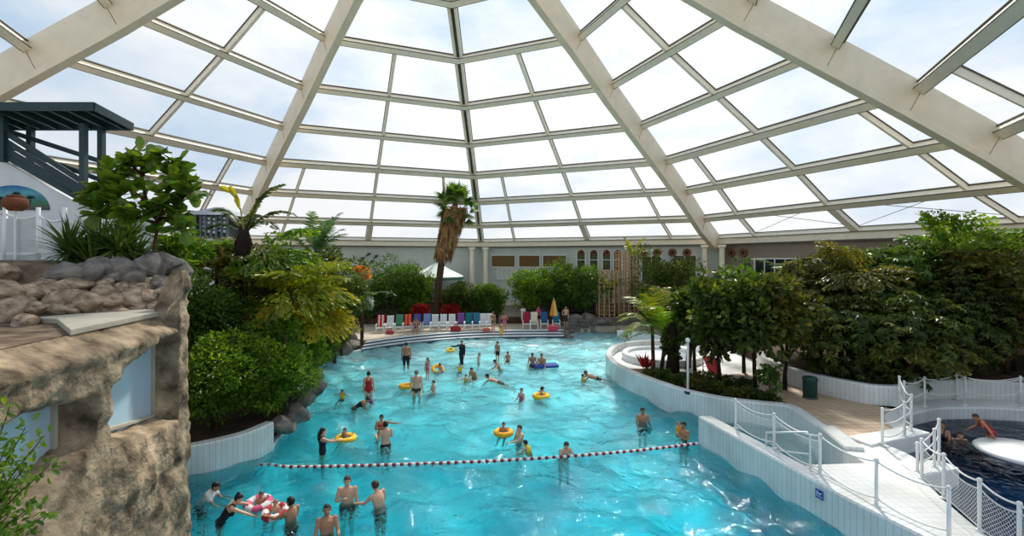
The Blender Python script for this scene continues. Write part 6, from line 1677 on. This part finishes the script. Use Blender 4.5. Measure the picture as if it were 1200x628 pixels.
    if top == 'vest' or (isinstance(top, tuple) and top[0] == 'vest'):
        region('swim_vest', (tor & (bt > .40)) | tor2, .03, cloth(top[1] if isinstance(top, tuple) else 'yellow'))
    elif isinstance(top, tuple) and top[0] == 'shirt':
        region('rash_shirt', (tor & (bt > .22)) | tor2 | ((bn == 'uarm') & (bt < .55)), .012, cloth(top[1]))
    elif isinstance(top, tuple) and top[0] == 'bra':
        region('bikini_top', (tor & (bt > .82)) | (tor2 & (bt < .22)), .008, cloth(top[1]))
    if bands: region('armbands', (bn == 'uarm') & (bt > .30) & (bt < .80), .035, cloth(bands))
    return t

def ring_float(px, py, r, rr, col, label, tilt=0, rz=0, z=.02, stripe=None, name='swim_ring', pos=None):
    p = at(px, py, 0) if pos is None else Vector(pos); p.z = z
    t = empty(name, p, R(rz), label=label, cat='swim ring')
    mb = MB(); n, m = 32, 12; rot = Matrix.Rotation(R(tilt), 3, 'X')
    for i in range(n):
        a = 2 * PI * i / n
        for j in range(m):
            b = 2 * PI * j / m; q = r + rr * math.cos(b); mb.v.append(tuple(rot @ V(q * math.cos(a), q * math.sin(a), rr * math.sin(b) * .9 + rr * .5)))
    for i in range(n):
        for j in range(m):
            mb.f.append((i * m + j, ((i + 1) % n) * m + j, ((i + 1) % n) * m + (j + 1) % m, i * m + (j + 1) % m)); mb.m.append(1 if stripe and (i // 4) % 2 else 0)
    vin = [cloth(col)] + ([cloth(stripe)] if stripe else [])
    mb.build('tube', vin, t, smooth=True)
    mb = MB(); mb.tube([rot @ V(r + rr * .9, 0, rr * .8), rot @ V(r + rr * .9 + .02, 0, rr * .8 + .03)], [.02, .014], 8); mb.build('valve', M['white_valve'], t)
    for sg in (-1, 1):
        mb = MB(); mb.tube([rot @ V(sg * r * .8, sg * r * .55, rr * 1.35), rot @ V(sg * r * .72, sg * r * .70, rr * 1.62), rot @ V(sg * r * .55, sg * r * .83, rr * 1.35)], .016, 6); mb.build('handle', vin[0], t)
    return t
M['white_valve'] = M['white']

# --- far shallow water
person('man in long black shorts standing back turned near the steps', 476, 431, 1.78, 10, 'down', 'stand', skin='tan', hair='black', bottom=('shorts', 'black'), build_=1.08)
person('girl in a pink swimsuit standing right of the man in long black shorts', 501, 439, 1.25, 150, ('bent', 'down'), 'stand', skin='light', hair='brown', bottom=('suit', 'pink'), hairlen=.1)
person('child leaning over a yellow swim ring near the girl in the pink swimsuit', 518, 436, 1.1, 60, 'rest', 'float', wl=.95, lean=20, skin='tan', hair='brown', bottom=('trunks', 'blue'))
ring_float(513, 434, .27, .105, 'amber', 'yellow swim ring tilted up beside the girl in the pink swimsuit', tilt=35, rz=20)
person('woman in a full black burkini wading with one arm stretched out to the left', 541, 426, 1.66, 160, ('down', 'out'), ('walkL', 'walkR'), skin='light', bottom=('full', 'black'))
ring_float(528, 411, .22, .08, 'yellow', 'small yellow float held out left of the woman in black', tilt=15)
person('child in a yellow swim vest in the water in front of the woman in black', 539, 436, 1.05, 180, 'out', 'float', wl=.95, top='vest', skin='light', hair='black', bottom=('trunks', 'blue'))
person('man in dark trunks standing knee-deep, back turned, beside an amber ring', 488, 466, 1.82, 5, ('down', 'back'), 'stand', skin='light', hair='grey', bottom=('briefs', 'olive'), build_=1.12)
person('child lying in an amber swim ring behind the man in dark trunks', 478, 453, 1.05, 95, 'rest', 'float', wl=1.05, lean=-35, skin='tan', hair='brown', bottom=('trunks', 'red'))
ring_float(476, 454, .27, .105, 'amber', 'amber swim ring left of the man in dark trunks')
person('boy sitting chest-deep right of the man in dark trunks', 508, 458, 1.5, 120, 'rest', 'float', wl=1.15, skin='light', hair='black')
person('woman in a red and black swimsuit standing knee-deep at the left side of the pool', 432, 465, 1.72, 15, ('down', 'down'), 'stand', skin='light', hair='black', hairlen=-1, bottom=('suit', 'red'), build_=1.05)
person('child in purple swim vest floating at the feet of the woman in red swimsuit', 437, 471, 1.0, 80, 'fwd', 'float', wl=1.15, lean=35, top=('vest', 'purple'), skin='light', hair='brown')
person('small child in a yellow swim vest alone at the left side of the pool', 401, 467, 1.0, 165, 'out', 'float', wl=1.05, top='vest', skin='tan', hair='black')
person('woman in a black swimsuit bending forward in the water at the left', 415, 478, 1.65, -60, 'fwd', 'stand', lean=60, wl=.98, skin='tan', hair='black', bottom=('suit', 'black'))
person('boy standing in shallow water in front of the pool steps, above the crouching group', 583, 421, 1.35, 150, 'down', 'stand', skin='tan', hair='black', bottom=('trunks', 'black'))
person('child sitting in shallow water right of the standing boy', 595, 423, 1.2, 170, 'rest', 'float', wl=.92, skin='tan', hair='brown')
person('man crouching low in the water with one arm spread, below the standing boy', 587, 433, 1.7, 90, ('out', 'fwd'), 'kneel', wl=1.05, lean=30, skin='tan', hair='black')
person('slim girl wading sideways between the woman in black and the standing boy', 560, 428, 1.25, -70, 'down', 'stand', wl=.75, skin='light', hair='fair', lean=10, bottom=('suit', 'white'))
person('man hunched in the water left of the crouching man', 556, 441, 1.65, 150, 'rest', 'float', wl=1.10, lean=25, skin='tan', hair='brown')
person('small child whose head and shoulders show near the hunched man', 546, 446, 1.1, 160, 'out', 'float', wl=1.25, skin='light', hair='black', top=('bra', 'yellow'), bottom=('suit', 'yellow'))
person('man swimming towards the left with a dark wet back, in the middle of the shallows', 584, 449, 1.75, 75, 'swim', 'flat', wl=.92, pitch=72, skin='tan', hair='black', head_up=45, bottom=('trunks', 'olive'))
person('man squatting in the shallow water left of the blue float', 624, 426, 1.72, 175, 'rest', 'float', wl=1.02, lean=15, skin='tan', hair='brown')
person('man sitting astride a blue float at the right of the shallows', 635, 430, 1.75, 165, 'rest', 'float', wl=.93, lean=5, skin='tan', hair='brown', bottom=('trunks', 'navy'))
p = at(639, 430, 0); p.z = .02
t = empty('air_mattress', p, R(12), label='blue inflatable mattress under the man at the right of the shallows', cat='float')
mb = MB()
for k in range(4): mb.tube([(-.7, -.26 + .175 * k, .06), (.7, -.26 + .175 * k, .06)], .09, 10)
mb.build('air_chambers', cloth('blue'), t, smooth=True)
mb = MB(); mb.tube([(-.74, -.3, .1), (-.84, 0, .13), (-.74, .3, .1)], .11, 10); mb.build('pillow', cloth('navy'), t, smooth=True)
person('swimmer with dark hair facing the bather in the yellow collar, far right of the shallows', 699, 444, 1.7, 90, 'swim', 'flat', wl=.92, pitch=70, skin='tan', hair='brown', head_up=40)
person('child in an amber collar, head and shoulders above water, far right of the shallows', 683, 446, 1.1, -80, 'fwd', 'float', wl=1.22, skin='light', hair='black', top=('vest', 'amber'))
# --- middle of the pool
person('child up to the chest in the water left of the amber ring in mid-pool', 611, 466, 1.3, 150, 'rest', 'stand', wl=1.18, skin='light', hair='brown', bottom=('suit', 'pink'))
person('bather with dark hair leaning over an amber swim ring in mid-pool', 629, 464, 1.6, -70, 'fwd', 'float', wl=1.22, lean=25, skin='tan', hair='black')
ring_float(634, 466, .29, .11, 'amber', 'amber swim ring of the dark-haired bather in mid-pool', stripe='yellow')
person('child sitting inside the amber ring near the lane rope', 590, 508, 1.05, 160, 'rest', 'float', wl=1.08, skin='tan', hair='brown')
ring_float(590, 509, .26, .10, 'amber', 'amber swim ring with a child in it just above the middle of the lane rope')
person('man holding on towards the amber ring near the lane rope', 609, 513, 1.75, 120, ('fwd', 'rest'), 'stand', wl=1.28, skin='light', hair='brown')
person('child in a yellow collar splashing just above the lane rope', 621, 529, 1.2, 60, 'fwd', 'float', wl=1.22, lean=20, skin='light', hair='black', top=('vest', 'yellow'))
person('swimmer with arms ahead just above the lane rope, right of the splashing child', 660, 528, 1.7, 200, 'fwd', 'flat', wl=1.30, lean=20, skin='light', hair='brown')
person('dark-haired man standing chest-deep towards the right wall of the pool', 753, 497, 1.75, 180, 'rest', 'stand', wl=1.10, skin='tan', hair='black')
person('man holding a small child close to the tip of the lane wall', 801, 511, 1.75, 120, 'chest', 'stand', wl=1.22, skin='tan', hair='black')
person('small child in yellow vest held by the man near the lane wall tip', 795, 509, .95, 200, 'rest', 'sit', wl=.92, top='vest', skin='light', hair='fair')
person('woman in black swimsuit with long dark hair beside a ring, above the lane rope', 378, 527, 1.66, -60, ('bent', 'fwd'), 'stand', wl=.98, skin='light', hair='black', hairlen=.28, bottom=('suit', 'black'), vox=.012)
person('toddler sitting in the amber ring beside the woman with long dark hair', 404, 515, .95, 150, 'rest', 'float', wl=1.02, skin='tan', hair='brown')
ring_float(405, 516, .27, .105, 'amber', 'amber swim ring with a toddler beside the woman with long dark hair', stripe='yellow')
person('man standing waist-deep with a wet back, nearer one of the pair left of centre', 452, 519, 1.76, 40, 'bent', 'stand', wl=1.00, skin='light', hair='black', vox=.012)
person('person clinging in front of the man with the wet back, left of centre', 447, 506, 1.5, 200, ('out', 'chest'), 'float', wl=1.0, skin='tan', hair='black', top=('bra', 'red'), bottom=('briefs', 'red'), vox=.012)
# --- foreground
person('woman in a black swimsuit stretching both arms forward in the near water', 258, 608, 1.68, -65, 'reach', 'stand', lean=35, wl=1.05, skin='light', hair='black', hairlen=-1, bottom=('suit', 'black'), vox=.0105)
person('toddler in a pale pink ring in the near water, left one of the two', 306, 592, .92, 200, 'rest', 'float', wl=1.10, skin='tan', hair='brown', vox=.0105)
ring_float(303, 593, .24, .10, 'pink', 'pink and white swim ring, left one of the two in the near water', stripe='white', tilt=8)
person('toddler in a red and white ring held by the dark-haired man in the near water', 323, 602, .92, 170, 'rest', 'float', wl=1.10, skin='light', hair='fair', vox=.0105)
ring_float(323, 603, .23, .095, 'white', 'red and white swim ring, right one of the two in the near water', stripe='red', tilt=8)
person('dark-haired man beside the red and white ring in the near water', 341, 609, 1.75, 70, ('fwd', 'rest'), 'stand', wl=1.18, skin='tan', hair='black', vox=.0105)
person('man with bare shoulders leaning back at the bottom edge, left of centre', 383, 622, 1.78, 200, 'rest', 'stand', wl=1.18, lean=-12, skin='tan', hair='black', vox=.0105)
person('man with short hair standing in the near water with one hand at his chest', 407, 588, 1.80, 190, ('down', 'chest'), 'stand', wl=1.08, skin='light', hair='brown', bottom=('trunks', 'navy'), vox=.0105, build_=1.05)
person('man with a wet back looking left, right one of the near bathers', 446, 594, 1.78, 60, ('fwd', 'rest'), 'stand', wl=1.10, lean=15, skin='light', hair='brown', vox=.0105, build_=1.05)
person('dark-haired bather in a white shirt half hidden by the rock building edge', 236, 587, 1.68, -80, 'fwd', 'stand', lean=30, wl=1.15, skin='tan', hair='black', top=('shirt', 'white'), vox=.0105)
# --- on the far deck
DK = .50
def deck(px, py): return at(px, py, DK)
p = at(587, 396, .31); person('child in yellow shorts standing on the pool steps', 0, 0, 1.15, 170, 'bent', 'stand', pos=(p.x, p.y, .31), skin='tan', hair='brown', bottom=('shorts', 'amber'))
p = deck(578, 389); person('woman standing on the deck left of the child in yellow shorts', 0, 0, 1.62, 150, ('down', 'hip'), 'stand', pos=(p.x, p.y, DK), skin='tan', hair='brown', bottom=('briefs', 'green'), top=('bra', 'green'))
p = deck(591, 390); person('woman with big dark hair standing on the deck right of the child in yellow shorts', 0, 0, 1.60, 200, 'bent', 'stand', pos=(p.x, p.y, DK), skin='tan', hair='black', hairlen=.12, bottom=('suit', 'pink'))
p = deck(488, 390); person('person sitting upright on the deck before the dark blue towel', 0, 0, 1.65, 180, 'rest', 'sit', pos=(p.x, p.y - .15, DK - .42), skin='tan', hair='brown', bottom=('trunks', 'blue'))
p = deck(632, 384.5); person('person in a pale pink shirt standing behind the chairs at the right', 0, 0, 1.6, 190, 'down', 'stand', pos=(p.x, 40.4, DK), skin='light', hair='fair', bottom=('trunks', 'navy'), top=('shirt', 'pink'))
p = deck(661, 383); person('bare-chested man in dark shorts standing right of the closed orange parasol', 0, 0, 1.75, 160, ('down', 'hip'), 'stand', pos=(xat(663, 39.6), 39.6, DK), skin='light', hair='brown', bottom=('shorts', 'olive'))
person('person in white standing at the foot of the terrace stairway', 0, 0, 1.65, 170, 'down', 'stand', pos=(xat(613, 40.9), 40.9, DK), skin='tan', hair='brown', bottom=('shorts', 'white'), top=('shirt', 'white'))
# --- right-hand pool
p = at(1104, 512, .45); person('person with brown hair standing waist-deep in the dark pool near its far rim', 0, 0, 1.65, 120, 'rest', 'stand', pos=(p.x, p.y, .45 - 1.12), skin='tan', hair='brown', bottom=('suit', 'navy'), vox=.012)
p = at(1158, 515, .45); person('girl in a red swimsuit stooping beside the round white island', 0, 0, 1.45, 60, ('down', 'fwd'), ('stand', 'walkL'), lean=40, pos=(p.x, p.y - .1, .45 - .50), skin='tan', hair='brown', bottom=('suit', 'red'), vox=.012)
p = at(1122, 513, .45); person('swimmer with pale face low in the dark water between the other two', 0, 0, 1.6, 160, 'fwd', 'float', pos=(p.x, p.y, .45 - 1.30), lean=15, skin='light', hair='brown', vox=.012)
bpy.context.view_layer.update()
